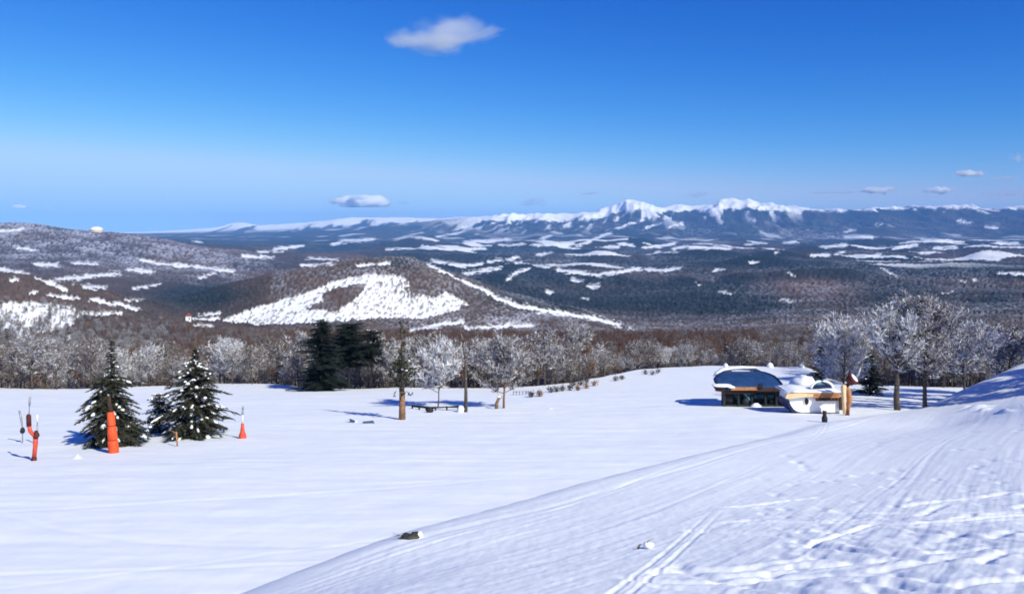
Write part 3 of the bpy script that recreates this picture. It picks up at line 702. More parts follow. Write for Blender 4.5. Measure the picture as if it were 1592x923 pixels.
def place_woods():
    r = np.random.default_rng(77)
    # candidate points: jittered rows beyond the edge of the snowfield
    pts = []
    def add(n, y0, y1, u0=-140, u1=1740):
        Y = np.sqrt(r.uniform(y0 * y0, y1 * y1, n)); u = r.uniform(u0, u1, n); return u, Y
    # front belt, individuals
    front = []; cells = {}
    tries = 0
    while len(front) < 292 and tries < 30000:
        tries += 1
        u = r.uniform(-60, 1650); yc = float(np.interp(u, CU, CY))
        off = r.uniform(2, 11) if len(front) < 190 else r.uniform(8, 34)
        Y = yc + off; x = (u - U0) / F * Y
        if fold_dist(np.array([x]), np.array([Y]))[0] < 7: continue
        if 470 < u < 585 and off < 9: continue
        if 1350 < u < 1440 and off < 14: continue
        key = (int(x // 4), int(Y // 4)); near = False
        for a in (-1, 0, 1):
            for b in (-1, 0, 1):
                for (px, py) in cells.get((key[0] + a, key[1] + b), ()):
                    if (px - x) ** 2 + (py - Y) ** 2 < 3.0 ** 2: near = True
        if near: continue
        cells.setdefault(key, []).append((x, Y)); front.append((u, Y, x))
    sect = [(130, 'at the left edge behind the red leaning post'), (235, 'behind the conifer with the orange pole'), (380, 'behind the broad snowy conifer'), (600, 'around the dark evergreen clump'), (830, 'behind the slim bare pole'), (960, 'behind the row of rusty shrubs'), (1110, 'between the rusty shrubs and the lift station'), (1290, 'behind the blue roofed lift station'), (9999, 'at the right behind the shaded bank')]
    for (u, Y, x) in front:
        q = r.random()
        if u < 140: sp = 'mid' if q < .6 else 'frost' if q < .9 else 'con'
        elif u > 1300: sp = 'frost' if q < .5 else 'white' if q < .75 else 'mid'
        elif 850 < u < 1000 or 545 < u < 610: sp = 'frost' if q < .5 else 'mid' if q < .7 else 'rust'
        else: sp = 'frost' if q < .40 else 'white' if q < .52 else 'mid' if q < .85 else 'rust'
        if sp == 'con' and not (u < 140): sp = 'mid'
        pr = {'frost': P_FROST, 'mid': P_MID, 'con': P_CON, 'white': P_WHITE, 'rust': P_RUST}[sp]; meshes = pr[r.integers(len(pr))][0]
        clump = float(gnoise(u / 38, Y / 30, 12)); s = max(.45, r.uniform(.62, .95) + .55 * clump) * (1.12 if sp == 'white' else .75 if sp == 'rust' else 1) * (.8 if 120 < u < 470 else 1.0) * (.8 if 960 < u < 1300 else 1)
        if sp == 'con': s *= .6
        where = next(w for lim, w in sect if u < lim)
        what_ = {'frost': 'rime white tree', 'mid': 'bare brownish tree', 'con': 'dark conifer', 'white': 'broad white rimed tree', 'rust': 'russet brown bare tree'}
        nm = {'frost': 'frosted_tree', 'mid': 'bare_tree', 'con': 'young_conifer', 'white': 'frosted_tree', 'rust': 'bare_tree'}[sp]
        z = float(ground_z(x, Y)) - .3
        what = what_[sp]; what = ('tall ' if s > .98 else 'low ' if s < .66 else '') + what
        tree_thing(nm, meshes, (x, Y, z), r.uniform(0, 6.28), (s * r.uniform(.9, 1.15), s * r.uniform(.9, 1.15), s), f'{what} in the wood {where}', f'{what}s of the wood {where}')
    # the far wood as one mass
    U_, Y_, I_, S_ = [], [], [], []
    def zone(n, y0, y1, fn, u0=-200, u1=1800):
        u, Y = add(n, y0, y1, u0, u1)
        for a, b in zip(u, Y):
            yc = float(np.interp(a, CU, CY))
            if b < yc + 14: continue
            k, s = fn(a, b)
            if k is None: continue
            U_.append(a); Y_.append(b); I_.append(k); S_.append(s)
    nF, nM, nR, nC = len(P_FROST), len(P_MID), len(P_RUST), len(P_CON)
    def pick(kind):
        if kind == 'f': return int(r.integers(nF))
        if kind == 'm': return nF + int(r.integers(nM))
        if kind == 'r': return nF + nM + int(r.integers(nR))
        return nF + nM + nR + int(r.integers(nC))
    def fnear(u, Y):
        q = r.random(); c = 'f' if q < .34 else 'm' if q < .78 else 'r'
        if 540 < u < 1000 and Y > 300: c = 'r' if q < .5 else c
        return pick(c), max(.45, r.uniform(.55, .95) + .5 * float(gnoise(u / 30, Y / 40, 13)))
    def fmid(u, Y):
        q = r.random()
        if u < 260: c = 'f' if q < .45 else 'm' if q < .9 else 'r'
        elif u < 470: c = 'r' if q < .5 else 'm'
        elif u < 1180: c = 'r' if q < .8 else 'm' if q < .95 else 'd'
        else: c = 'm' if q < .55 else 'f' if q < .75 else 'r'
        return pick(c), max(.45, r.uniform(.6, 1.05) + .35 * float(gnoise(u / 22, Y / 60, 14)))
    zone(3300, 150, 330, fnear); zone(5200, 330, 640, fmid); zone(5200, 600, 1020, fmid)
    U_ = np.array(U_); Y_ = np.array(Y_); X_ = (U_ - U0) / F * Y_
    Z_ = ground_z(X_, Y_) - .4
    me = bpy.data.meshes.new('woodland'); n = len(X_)
    me.vertices.add(n); me.vertices.foreach_set('co', np.stack([X_, Y_, Z_], -1).astype(np.float32).ravel())
    for nm, ty, arr in (('pick', 'INT', np.array(I_, np.int32)), ('size', 'FLOAT', np.array(S_, np.float32)), ('turn', 'FLOAT', r.uniform(0, 6.28, n).astype(np.float32))):
        a = me.attributes.new(nm, ty, 'POINT'); a.data.foreach_set('value', arr)
    o = put('woodland', me); tag(o, kind='stuff')
    lib = bpy.data.collections.new('woodland_kinds')
    for i, (_, jm) in enumerate(PROTOS):
        q = bpy.data.objects.new('woodland_tree_%02d' % i, jm); lib.objects.link(q)
    ng = bpy.data.node_groups.new('scatter_trees', 'GeometryNodeTree')
    ng.interface.new_socket('Geometry', in_out='INPUT', socket_type='NodeSocketGeometry'); ng.interface.new_socket('Geometry', in_out='OUTPUT', socket_type='NodeSocketGeometry')
    N = ng.nodes; Lk = ng.links
    gi = N.new('NodeGroupInput'); go = N.new('NodeGroupOutput'); ip = N.new('GeometryNodeInstanceOnPoints'); ci = N.new('GeometryNodeCollectionInfo')
    ci.inputs['Collection'].default_value = lib; ci.inputs['Separate Children'].default_value = True; ci.inputs['Reset Children'].default_value = True
    def named(nm, ty):
        a = N.new('GeometryNodeInputNamedAttribute'); a.data_type = ty; a.inputs[0].default_value = nm; return a.outputs[0]
    cx = N.new('ShaderNodeCombineXYZ'); Lk.new(named('turn', 'FLOAT'), cx.inputs[2])
    e2r = N.new('FunctionNodeEulerToRotation'); Lk.new(cx.outputs[0], e2r.inputs[0])
    ip.inputs['Pick Instance'].default_value = True
    Lk.new(gi.outputs[0], ip.inputs['Points']); Lk.new(ci.outputs[0], ip.inputs['Instance']); Lk.new(named('pick', 'INT'), ip.inputs['Instance Index'])
    Lk.new(e2r.outputs[0], ip.inputs['Rotation']); Lk.new(named('size', 'FLOAT'), ip.inputs['Scale']); Lk.new(ip.outputs[0], go.inputs[0])
    md = o.modifiers.new('scatter', 'NODES'); md.node_group = ng
place_woods()

# ------------------------------------------------------------------ trees that stand out
def fir_thing(name, u, v, hpx, label, mat=M_NEEDLE, loc=None, **kw):
    g = loc or ground_pt(u, v); h = hpx / F * g.y
    rad = kw.pop('radpx') / F * g.y; seed = kw.pop('seed')
    if 'spire_px' in kw: kw['spire_r'] = kw.pop('spire_px') / F * g.y
    T, C, S = conifer(seed, h=h, rad=rad, **kw)
    t = empty(name, g); tag(t, label, 'tree')
    T.build('trunk', M_BARK, t, True); C.build('crown', mat, t)
    if S.v: S.build('snow_load', M_SNOW, t, True)['kind'] = 'stuff'
    return t
fir_thing('fir_tree', 173, 690, 163, 'narrow topped fir behind the orange padded pole', seed=1, radpx=62, whorl=.26, per=9, spire=.36, spire_px=10, snowp=.34, droop=.62, fine=1.8, gap=.14, base=.04, trunk_r=.2)
fir_thing('fir_tree', 303, 678, 140, 'broad fir loaded with snow, right of the orange padded pole', seed=2, radpx=64, whorl=.27, per=10, spire=.2, spire_px=9, snowp=.62, droop=.5, fine=1.8, gap=.1, base=.03, power=.7)
fir_thing('fir_tree', 248, 672, 62, 'low spreading fir between the two taller snowy firs', seed=3, radpx=40, whorl=.26, per=8, snowp=.7, droop=.45, fine=1.3, gap=.15, base=.05, power=.6)
fir_thing('evergreen_tree', 500, 607, 112, 'dark evergreen with two bare limbs, left one of the clump', M_NEEDLE_D, seed=4, radpx=38, whorl=.33, per=12, snowp=.01, droop=.25, fine=1.7, gap=.34, power=.34, base=.02)
fir_thing('evergreen_tree', 543, 604, 104, 'tallest dark evergreen in the middle of the clump', M_NEEDLE_D, seed=5, radpx=42, whorl=.33, per=12, snowp=.01, droop=.2, fine=1.7, gap=.36, power=.28, base=.36)
fir_thing('evergreen_tree', 577, 602, 92, 'right dark evergreen of the clump, thin lower crown', M_NEEDLE_D, seed=6, radpx=34, whorl=.36, per=10, snowp=.02, droop=.3, fine=1.5, gap=.36, power=.32, base=.48)
fir_thing('evergreen_tree', 1276, 592, 92, 'small dark evergreen beside the tall rime covered tree', M_NEEDLE_D, loc=Vector((at(1276, 592, 125).x, 125, float(snow_base(at(1276, 592, 125).x, 125)))), seed=7, radpx=20, whorl=.34, per=9, snowp=.12, droop=.3, fine=1.3, power=.6)
fir_thing('evergreen_tree', 1352, 596, 72, 'squat dark evergreen in the shade behind the snow cannon', M_NEEDLE_D, loc=Vector((at(1352, 592, 128).x, 128, float(snow_base(at(1352, 592, 128).x, 128)))), seed=8, radpx=26, whorl=.34, per=10, snowp=.12, droop=.2, fine=1.3, power=.5)
for uu, vv, hp, lb in ((1128, 571, 44, 'dark slender conifer behind the left end of the lift station'), (1157, 571, 42, 'dark slender conifer just right of another, behind the lift station roof')):
    fir_thing('evergreen_tree', uu, vv, hp, lb, M_NEEDLE_D, loc=at(uu, 571, 262) , seed=uu, radpx=10, whorl=.5, per=8, snowp=.15, droop=.4, fine=1.0, power=.5)

def bare_thing(name, u, v, hpx, label, twm, bark, crpx, seed, loc=None, **kw):
    g = loc or ground_pt(u, v); h = hpx / F * g.y
    T, C = bare_tree(seed, h=h, cr=crpx / F * g.y, **kw)
    t = empty(name, g - Vector((0, 0, .15)), seed * 1.3); tag(t, label, 'tree')
    T.build('trunk', bark, t, True); C.build('crown', twm, t)
    return t
bare_thing('frosted_tree', 681, 632, 92, 'slim rime white tree between the orange trunk and the bare pole', M_FROSTW, M_BARK, 50, 31, base=.26, limbs=26, dens=2.4, tr=.10, tw=.05)
bare_thing('bare_tree', 783, 634, 108, 'round crowned brown tree beside the stump', M_FROST, M_BARKO, 40, 32, base=.22, limbs=28, dens=2.6, tr=.17, tw=.05)
bare_thing('frosted_tree', 1311, 606, 128, 'tall rime white tree behind the snow cannon', M_FROSTW, M_BARK, 58, 33, base=.22, limbs=30, dens=2.6, tr=.16, tw=.052, loc=Vector((at(1311, 606, 116).x, 116, float(snow_base(at(1311, 606, 116).x, 116)))))
bare_thing('frosted_tree', 1438, 633, 168, 'tallest dark trunked rime covered tree by the shaded bank', M_FROST, M_BARK, 70, 34, base=.28, limbs=34, dens=2.6, tr=.30, tw=.055)
bare_thing('frosted_tree', 1500, 600, 120, 'rime covered tree on the top of the shaded bank', M_FROSTW, M_BARK, 60, 35, base=.16, limbs=28, dens=2.4, tr=.2, tw=.055, loc=Vector((at(1500, 600, 122).x, 122, float(ground_z(at(1500, 600, 122).x, 122)))))
bare_thing('frosted_tree', 1570, 575, 90, 'rime covered tree at the right edge above the bank', M_FROST, M_BARK, 54, 36, base=.12, limbs=28, dens=2.4, tr=.2, tw=.055, loc=Vector((at(1570, 575, 128).x, 128, float(ground_z(at(1570, 575, 128).x, 128)))))

# scraggly pine with the orange trunk
g = ground_pt(625, 652); k = g.y / F
t = tag(empty('pine_tree', g), 'scraggly thin pine with an orange sunlit lower trunk', 'tree')
mb = MB(); mb.tube([(0, 0, -.3), (.02, 0, 20 * k), (-.02 * 10 * k, 0, 44 * k)], [5.6 * k, 5.0 * k, 4.2 * k], 9); mb.build('trunk', M_BARKO, t, True)
mb = MB(); mb.tube([(-.02 * 10 * k, 0, 43 * k), (.1, 0, 90 * k), (-.05, 0, 150 * k)], [4.4 * k, 2.6 * k, 1.4 * k], 7)
r = random.Random(3)
for i in range(26):
    z = r.uniform(66, 148) * k; d = rdir(r, -5, 45); L = r.uniform(4, 12) * k
    mb.tube([(0, 0, z), Vector((0, 0, z)) + d * L], [1.0 * k, .3 * k], 4, caps=False)
mb.build('upper_trunk', M_BARK, t, True)
C = MB()
for i in range(230):
    z = r.gauss(72, 15) * k; z = min(max(z, 40 * k), 110 * k) if r.random() < .86 else r.uniform(100, 152) * k
    wmax = 27 * k * max(.2, 1 - abs(z / k - 66) / 56) * (.45 + .75 * abs(math.sin(z / k * .35))) if z < 110 * k else 5 * k
    az = r.uniform(0, 6.28); rr = wmax * math.sqrt(r.random())
    p = Vector((rr * math.cos(az), rr * math.sin(az), z))
    for j in range(7): twig(C, p, rdir(r, -60, 60), r.uniform(2.5, 5.5) * k, .068, r)
C.build('crown', M_NEEDLE, t)
for i in range(7):
    az = r.uniform(0, 6.28); rr = r.uniform(3, 15) * k
    S = MB(); S.blob((rr * math.cos(az), rr * math.sin(az), r.uniform(52, 100) * k), (.22, .22, .1), i, 7, 4); S.build('snow_clump', M_SNOW, t, True)

# bare pole of a dead tree, with snow on its windward side
g = ground_pt(724, 640); k = g.y / F
t = tag(empty('dead_trunk', g), 'slim dark dead trunk left of the round crowned tree, branchless', 'tree')
mb = MB(); mb.tube([(0, 0, -.2), (.03, 0, 30 * k), (-.04, 0, 62 * k), (.0, 0, 84 * k)], [3.0 * k, 2.5 * k, 2.1 * k, 1.6 * k], 8); mb.build('trunk', M_BARK, t, True)
mb = MB(); mb.tube([(0, 0, 80 * k), (-4 * k, 0, 100 * k), (-10 * k, 0, 132 * k)], [1.6 * k, 1.2 * k, .7 * k], 5)
mb.tube([(0, 0, 82 * k), (7 * k, 0, 96 * k)], [1.2 * k, .5 * k], 5); mb.build('limb', M_BARK, t, True)
mb = MB(); mb.blob((-7 * k, .2, 3 * k), (.55, .5, .5), 3, 10, 7, .3); mb.build('snow_drift', M_SNOW, t, True)

# broken trunk at the right, tall stump and stump by the round tree
bare_thing('frosted_tree', 1395, 637, 150, 'bright rime covered tree with a thick bare trunk, left of the tallest one', M_FROSTW, M_BARK, 56, 37, base=.44, limbs=28, dens=2.6, tr=.42, tw=.055)
g = ground_pt(772, 635); k = g.y / F
t = tag(empty('tree_stump', g), 'curved orange brown stump at the foot of the round crowned tree', 'stump')
mb = MB(); mb.tube([(0, 0, -.2), (0, 0, 8 * k), (3 * k, 0, 15 * k), (8 * k, 0, 19 * k)], [2.8 * k, 2.6 * k, 2.2 * k, 1.4 * k], 8); mb.build('trunk', M_BARKO, t, True)
mb = MB(); mb.blob((4 * k, 0, 18.5 * k), (.35, .25, .12), 5, 8, 5); mb.build('snow_cap', M_SNOW, t, True)

# trees outside the right edge: they throw the blue shade on the bank
for i, (x, y, s) in enumerate(((66, 92, 1.7), (70, 93, 1.9), (74, 96, 1.9), (79, 96, 2.0), (84, 99, 1.9), (90, 103, 2.0), (80, 102, 1.6), (95, 107, 1.8))):
    tree_thing('evergreen_tree', P_CON[i % 2][0], (x, y, float(snow_base(x, y)) - .3), i * 1.1, (s * 1.25, s * 1.25, s), 'tall dark conifer beyond the right end of the bank', 'tall conifers beyond the right end of the bank')

# ------------------------------------------------------------------ shrubs poking out of the snow
def shrub(u, v, wpx, hpx, label, group, mat, seed):
    g = ground_pt(u, v); k = g.y / F; r = random.Random(seed)
    t = tag(empty('shrub', g), label, 'shrub', group)
    S = MB(); C = MB()
    for i in range(9):
        d = rdir(r, 35, 85); S.tube([(r.uniform(-.1, .1), r.uniform(-.1, .1), -.15), d * hpx * k * .8], [.03, .012], 4, caps=False)
    for i in range(150):
        p = Vector((r.gauss(0, .26) * wpx * k, r.gauss(0, .26) * wpx * k, abs(r.gauss(.42, .24)) * hpx * k))
        twig(C, p, rdir(r, -20, 80), r.uniform(.15, .4), .045, r)
    S.build('stems', M_DKWOOD, t); C.build('twigs', mat, t)
M_SHR_R = speck_mat('rusty_leaves', [(.3, (.10, .04, .02)), (.7, (.34, .15, .06))], 3, .9)
M_SHR_D = speck_mat('dark_twigs', [(.3, (.025, .02, .02)), (.7, (.08, .06, .05))], 3, .9)
row = [(826, 617, 0), (839, 616, 1), (856, 610, 0), (865, 609, 0), (874, 608, 0), (886, 607, 0), (891, 600, 0), (898, 607, 1), (902, 599, 0), (911, 604, 1), (912, 596, 0), (924, 600, 1)]
for i, (u, v, c) in enumerate(row):
    shrub(u, v, 10, 10, 'low rusty orange shrub in the row along the snowfield edge' if c else 'low dark brown shrub in the row along the snowfield edge',
          'rusty shrubs in the row along the snowfield edge' if c else 'dark shrubs in the row along the snowfield edge', M_SHR_R if c else M_SHR_D, 50 + i)
for i, (u, v, lb) in enumerate(((957, 592, 'dark shrub alone on snow, left of a smaller one touching it'), (967, 590, 'smaller dark shrub touching its larger neighbour on the snow'), (1003, 582, 'leftmost of three small dark shrubs high on the snowfield'), (1014, 583, 'middle of three small dark shrubs high on the snowfield'), (1023, 580, 'rightmost of three small dark shrubs high on the snowfield'))):
    shrub(u, v, 9, 8, lb, 'shrubs poking through the upper snowfield', M_SHR_D, 80 + i)

for u, v, w_, d_, rz, tl, lb in ((546, 656, 1.3, .5, -.9, .5, 'tilted slate blue sheet added for a shaded snow dent, left of its twin'), (573, 658, 1.2, .55, .5, .35, 'slate blue sheet added for a shaded snow dent, right of its twin')):
    g = ground_pt(u, v); t = tag(empty('dent_shade', g), lb, 'dent_shade_sheet')  # blue shade of two snow dents, added as flat slate coloured sheets
    mb = MB(); mb.box((0, 0, .1), (w_, d_, .06), rot=(Matrix.Rotation(rz, 3, 'Z') @ Matrix.Rotation(tl, 3, 'X'))); mb.build('dent_shade_sheet', M_DENT_SHADE, t)
    mb = MB(); mb.blob((0, .35, .02), (w_ * .5, .25, .14), 4, 10, 6); mb.build('snow_drift', M_SNOW, t, True)

# ------------------------------------------------------------------ rails
def rail(name, uv, label, seed, th=.12, hgt=.55, lump=None):
    ps = [ground_pt(u, v) for u, v in uv]; o = ps[0].copy()
    t = tag(empty(name, o), label, 'fence')
    mb = MB(); mb.tube([p - o + Vector((0, 0, hgt)) for p in ps], th, 6); mb.build('rail', M_BLACK if lump else M_GREY, t, True)
    mb0 = MB(); mb0.tube([(0, 0, -.2), (0, 0, hgt + .1)], th * .8, 6); me = mb0.mesh('post', M_DKWOOD)
    n = 6
    for i in range(n):
        f = i / (n - 1) * (len(ps) - 1); a = min(int(f), len(ps) - 2); put('post', me, t, ps[a].lerp(ps[a + 1], f - a) - o)
    if lump:
        g = ground_pt(*lump) - o; mb = MB(); mb.blob(g + Vector((0, 0, .3)), (.5, .4, .4), seed, 9, 6); mb.build('tarpaulin_bundle', M_BLACK, t, True)
rail('rail_fence', [(641, 635), (668, 638), (712, 636)], 'low dark rail fence between the orange trunk and the dead trunk', 2, .15, .35, (668, 641))
rail('rope_fence', [(798, 614), (822, 613)], 'thin grey rope fence leading to the left end of the shrub row', 3, .06, .5)

# ------------------------------------------------------------------ poles and markers
g = ground_pt(177, 704); k = g.y / F
t = tag(empty('padded_pole', g), 'thick pole wrapped in bright orange padding in front of the narrow fir', 'pole')
mb = MB(); mb.tube([(-4 * k, 0, 60 * k), (-7 * k, 0, 78 * k), (-7 * k, 0, 88 * k)], [3.4 * k, 3.0 * k, 2.4 * k], 8); mb.build('pole_shaft', M_DKWOOD, t, True)
for z0, z1, r0, r1 in ((-3, 20, 7.2, 7.6), (20.6, 42, 7.2, 6.2), (42.6, 64, 6.0, 5.0)):
    mb = MB(); f0, f1 = z0 / 64 * -5, z1 / 64 * -5
    mb.tube([(f0 * k, 0, z0 * k), (f0 * k, 0, (z0 + 1.5) * k), ((f0 + f1) / 2 * k, 0, (z0 + z1) / 2 * k), (f1 * k, 0, (z1 - 1.5) * k), (f1 * k, 0, z1 * k)], [r0 * k * .85, r0 * k, (r0 + r1) / 2 * k * 1.06, r1 * k, r1 * k * .85], 14); mb.build('pad', M_ORANGE, t, True)

g = ground_pt(53, 716); k = g.y / F
t = tag(empty('leaning_post', g), 'bent red post with a dark sleeve at the far left', 'post')
mb = MB(); mb.tube([(0, 0, -2 * k), (0, 0, 6 * k)], [4.2 * k, 3.6 * k], 10); mb.build('foot', M_DKRED, t, True)
mb = MB(); mb.tube([(0, 0, 5.5 * k), (2 * k, 0, 24 * k), (2 * k, 0, 37 * k)], [3.1 * k, 3.3 * k, 3.4 * k], 10); mb.build('lower_post', M_RED, t, True)
mb = MB(); mb.tube([(2 * k, 0, 35 * k), (4 * k, 0, 40 * k), (3 * k, 0, 47 * k)], [3.5 * k, 4.4 * k, 2.2 * k], 10); mb.build('joint', M_DKRED, t, True)
mb = MB(); mb.tube([(2 * k, 0, 37 * k), (-6 * k, 0, 46 * k), (-8 * k, 0, 56 * k)], [2.8 * k, 3.0 * k, 3.0 * k], 10); mb.build('upper_post', M_RED, t, True)
mb = MB(); mb.tube([(-8 * k, 0, 54 * k), (-8.5 * k, 0, 70 * k), (-8.2 * k, 0, 72 * k)], [3.6 * k, 3.6 * k, 2.6 * k], 10); mb.build('sleeve', M_DKRED, t, True)
mb = MB(); mb.tube([(-8 * k, 0, 71 * k), (-6.5 * k, 0, 100 * k)], [.7 * k, .6 * k], 6); mb.tube([(-7.2 * k, 0, 86 * k), (-6.2 * k, 0, 98 * k)], [1.5 * k, 1.7 * k], 8); mb.build('lance', M_GREY, t, True)
g2 = ground_pt(35, 688)
t = tag(empty('hanging_weight', g2), 'thin grey stake with a black ball, left of the bent red post', 'stake'); k = g2.y / F
mb = MB(); mb.tube([(0, 0, -.2), (0, 0, 22 * k), (-2 * k, 0, 36 * k), (-5 * k, 0, 50 * k)], [.7 * k, .8 * k, 1.6 * k, 1.2 * k], 6); mb.build('stake', M_GREY, t, True)
mb = MB(); mb.lathe((0, 0, 14 * k), [(.6 * k, 0), (3 * k, 1.5 * k), (3.6 * k, 4.5 * k), (2.8 * k, 8 * k), (1 * k, 10 * k)], 12); mb.build('weight', M_BLACK, t, True)
g2 = ground_pt(58, 690); k = g2.y / F
t = tag(empty('marker_stake', g2), 'pale grey upright stake just right of the bent red post', 'stake')
mb = MB(); mb.tube([(0, 0, -.2), (0, 0, 34 * k)], [1.1 * k, 1.0 * k], 7); mb.build('shaft', M_GREY, t, True)
mb = MB(); mb.tube([(0, 0, 34 * k), (0, 0, 46 * k)], [1.3 * k, 1.3 * k], 7); mb.build('white_tip', M_WHITE, t, True)

g = ground_pt(377, 682); k = g.y / F
t = tag(empty('marker_pole', g), 'red marker pole with a bell shaped foot, right of the broad snowy fir', 'marker')
mb = MB(); mb.lathe((0, 0, -2 * k), [(5.2 * k, 0), (6 * k, 3 * k), (5.6 * k, 8 * k), (3.6 * k, 13 * k), (2.6 * k, 20 * k), (2.2 * k, 26 * k)], 14); mb.build('bell_foot', M_RED, t, True)
mb = MB(); mb.tube([(0, 0, 23 * k), (.3 * k, 0, 42 * k)], [1.0 * k, .9 * k], 7); mb.build('shaft', M_WHITE, t, True)
mb = MB(); mb.tube([(.3 * k, 0, 38 * k), (.3 * k, 0, 43 * k)], [1.8 * k, 1.8 * k], 8); mb.tube([(.6 * k, 0, 45.5 * k), (1 * k, 0, 51 * k)], [1.6 * k, 1.2 * k], 8); mb.tube([(.3 * k, 0, 42 * k), (.6 * k, 0, 46 * k)], .7 * k, 6); mb.build('head', M_GREY, t, True)
g = ground_pt(276, 693); k = g.y / F
t = tag(empty('wooden_stake', g), 'thin brown wooden stake below the low spreading fir', 'stake')
mb = MB(); mb.tube([(0, 0, -.2), (-2 * k, 0, 22 * k)], [1.3 * k, 1.1 * k], 6); mb.build('shaft', M_TIMBER, t, True)
mb = MB(); mb.tube([(-2 * k, 0, 20 * k), (-10 * k, 0, 24 * k)], [.6 * k, .4 * k], 5); mb.build('side_twig', M_TIMBER, t, True)

# short dark post in front of the hut
g = ground_pt(1282, 656); k = g.y / F
t = tag(empty('short_post', g), 'short dark post standing in the snow before the white hut', 'post')
mb = MB(); mb.lathe((0, 0, -2 * k), [(4.2 * k, 0), (4.4 * k, 9 * k), (3.2 * k, 12 * k)], 12); mb.build('foot', M_BLACK, t, True)
mb = MB(); mb.tube([(0, 0, 9 * k), (0, 0, 16 * k)], [3.0 * k, 2.8 * k], 10); mb.tube([(0, 0, 16 * k), (0, 0, 17.4 * k)], [3.4 * k, 3.0 * k], 10); mb.build('post_head', M_DKWOOD, t, True)

# snow cannon on its orange mast
g = ground_pt(1315, 645); k = g.y / F
t = tag(empty('snow_cannon', g), 'orange snow cannon mast with a round dark red barrel', 'snow cannon')
mb = MB(); mb.tube([(2 * k, 0, -3 * k), (2.4 * k, 0, 7 * k)], [3.6 * k, 3.2 * k], 10); mb.build('foot', M_DKRED, t, True)
mb = MB(); mb.tube([(-2 * k, 0, 2 * k), (-3 * k, 0, 24 * k), (-3.5 * k, 0, 44 * k), (-2 * k, 0, 47 * k)], [2.6 * k, 3.0 * k, 4.2 * k, 3.0 * k], 10); mb.build('mast', M_CREAM, t, True)
mb = MB(); mb.tube([(3 * k, 0, 5 * k), (4.5 * k, 0, 16 * k), (6 * k, 0, 24 * k), (4 * k, 0, 37 * k), (1.5 * k, 0, 43 * k)], [2.2 * k, 3.2 * k, 4.2 * k, 4.0 * k, 2.6 * k], 10); mb.build('pump_housing', M_TIMBER, t, True)
mb = MB(); mb.tube([(0, .2, 41 * k), (6 * k, 0, 50 * k)], [2.6 * k, 2.6 * k], 8); mb.build('yoke', M_DKRED, t, True)
ax = Vector((.62, -.45, .62)).normalized(); Mx = ax.to_track_quat('Z', 'Y').to_matrix()
cb = Vector((9 * k, 0, 55 * k))
mb = MB(); mb.lathe(cb - ax * 8 * k, [(4 * k, 0), (7.2 * k, 2 * k), (8.6 * k, 9 * k), (8.4 * k, 13 * k)], 18, 0, Mx); mb.build('barrel', M_DKRED, t, True)
mb = MB(); mb.lathe(cb + ax * 5.2 * k, [(7.2 * k, 0), (6.9 * k, .8 * k), (3 * k, 1.6 * k)], 18, 0, Mx); mb.build('barrel_face', M_WHITE, t, True)
mb = MB(); mb.tube([(14 * k, 0, 56 * k), (19 * k, 0, 63 * k), (23 * k, 0, 74 * k)], [1.2 * k, 2.2 * k, 1.2 * k], 6); mb.build('nozzle_arm', M_GREY, t, True)
mb = MB(); mb.tube([(6 * k, .3, 56 * k), (9 * k, .3, 70 * k)], [2.8 * k, 1.4 * k], 8); mb.build('motor', M_DKWOOD, t, True)

# ------------------------------------------------------------------ lift station with the blue roof
g0 = ground_pt(1165, 632); YB = g0.y; zb = g0.z
B = tag(empty('lift_station', g0), 'lift station with a wide blue roof edged with snow', 'building')
def L(u, v, Y): return at(u, v, Y) - g0
ye, yr = YB - 1.0, YB + 5.4
nr, ncol = 9, 21
def roof_grid(off=0.0, lift=0.0, grow=0.0):
    rows = []
    for i in range(nr):
        f = i / (nr - 1); Y = ye + (yr - ye) * f
        v = 604.5 - 27.5 * (math.sin(f * math.pi / 2) ** .9)
        ul = np.interp(f, [0, .2, .35, .6, 1], [1130, 1113, 1110, 1116, 1134]) - grow; ur = np.interp(f, [0, .5, 1], [1221, 1204, 1176]) + grow
        rows.append([L(ul + (ur - ul) * j / (ncol - 1), v + (1.0 if j in (0, ncol - 1) else 0), Y) + Vector((0, 0, lift)) for j in range(ncol)])
    return rows
def slab(rows, th):
    r_, c_ = len(rows), len(rows[0]); top = [p for row in rows for p in row]; bot = [p - Vector((0, 0, th)) for p in top]; n = len(top); f = []
    for i in range(r_ - 1):
        for j in range(c_ - 1):
            a = i * c_ + j; f.append((a, a + 1, a + c_ + 1, a + c_)); f.append((n + a, n + a + c_, n + a + c_ + 1, n + a + 1))
    rim = [j for j in range(c_)] + [i * c_ + c_ - 1 for i in range(1, r_)] + [(r_ - 1) * c_ + j for j in range(c_ - 2, -1, -1)] + [i * c_ for i in range(r_ - 2, 0, -1)]
    for a, b in zip(rim, rim[1:] + rim[:1]): f.append((a, n + a, n + b, b))
    mb = MB(); mb.add(top + bot, f); return mb
rg = roof_grid()
roof = slab(rg, .16).build('roof', M_BLUE, B, True)
mb = MB(); edge = [rg[i][0] for i in range(nr)] + rg[-1][1:] + [rg[i][-1] for i in range(nr - 2, -1, -1)]
mb.tube([p + Vector((0, 0, .04)) for p in edge], .15, 6); mb.build('roof_trim', M_NAVY, roof, True)
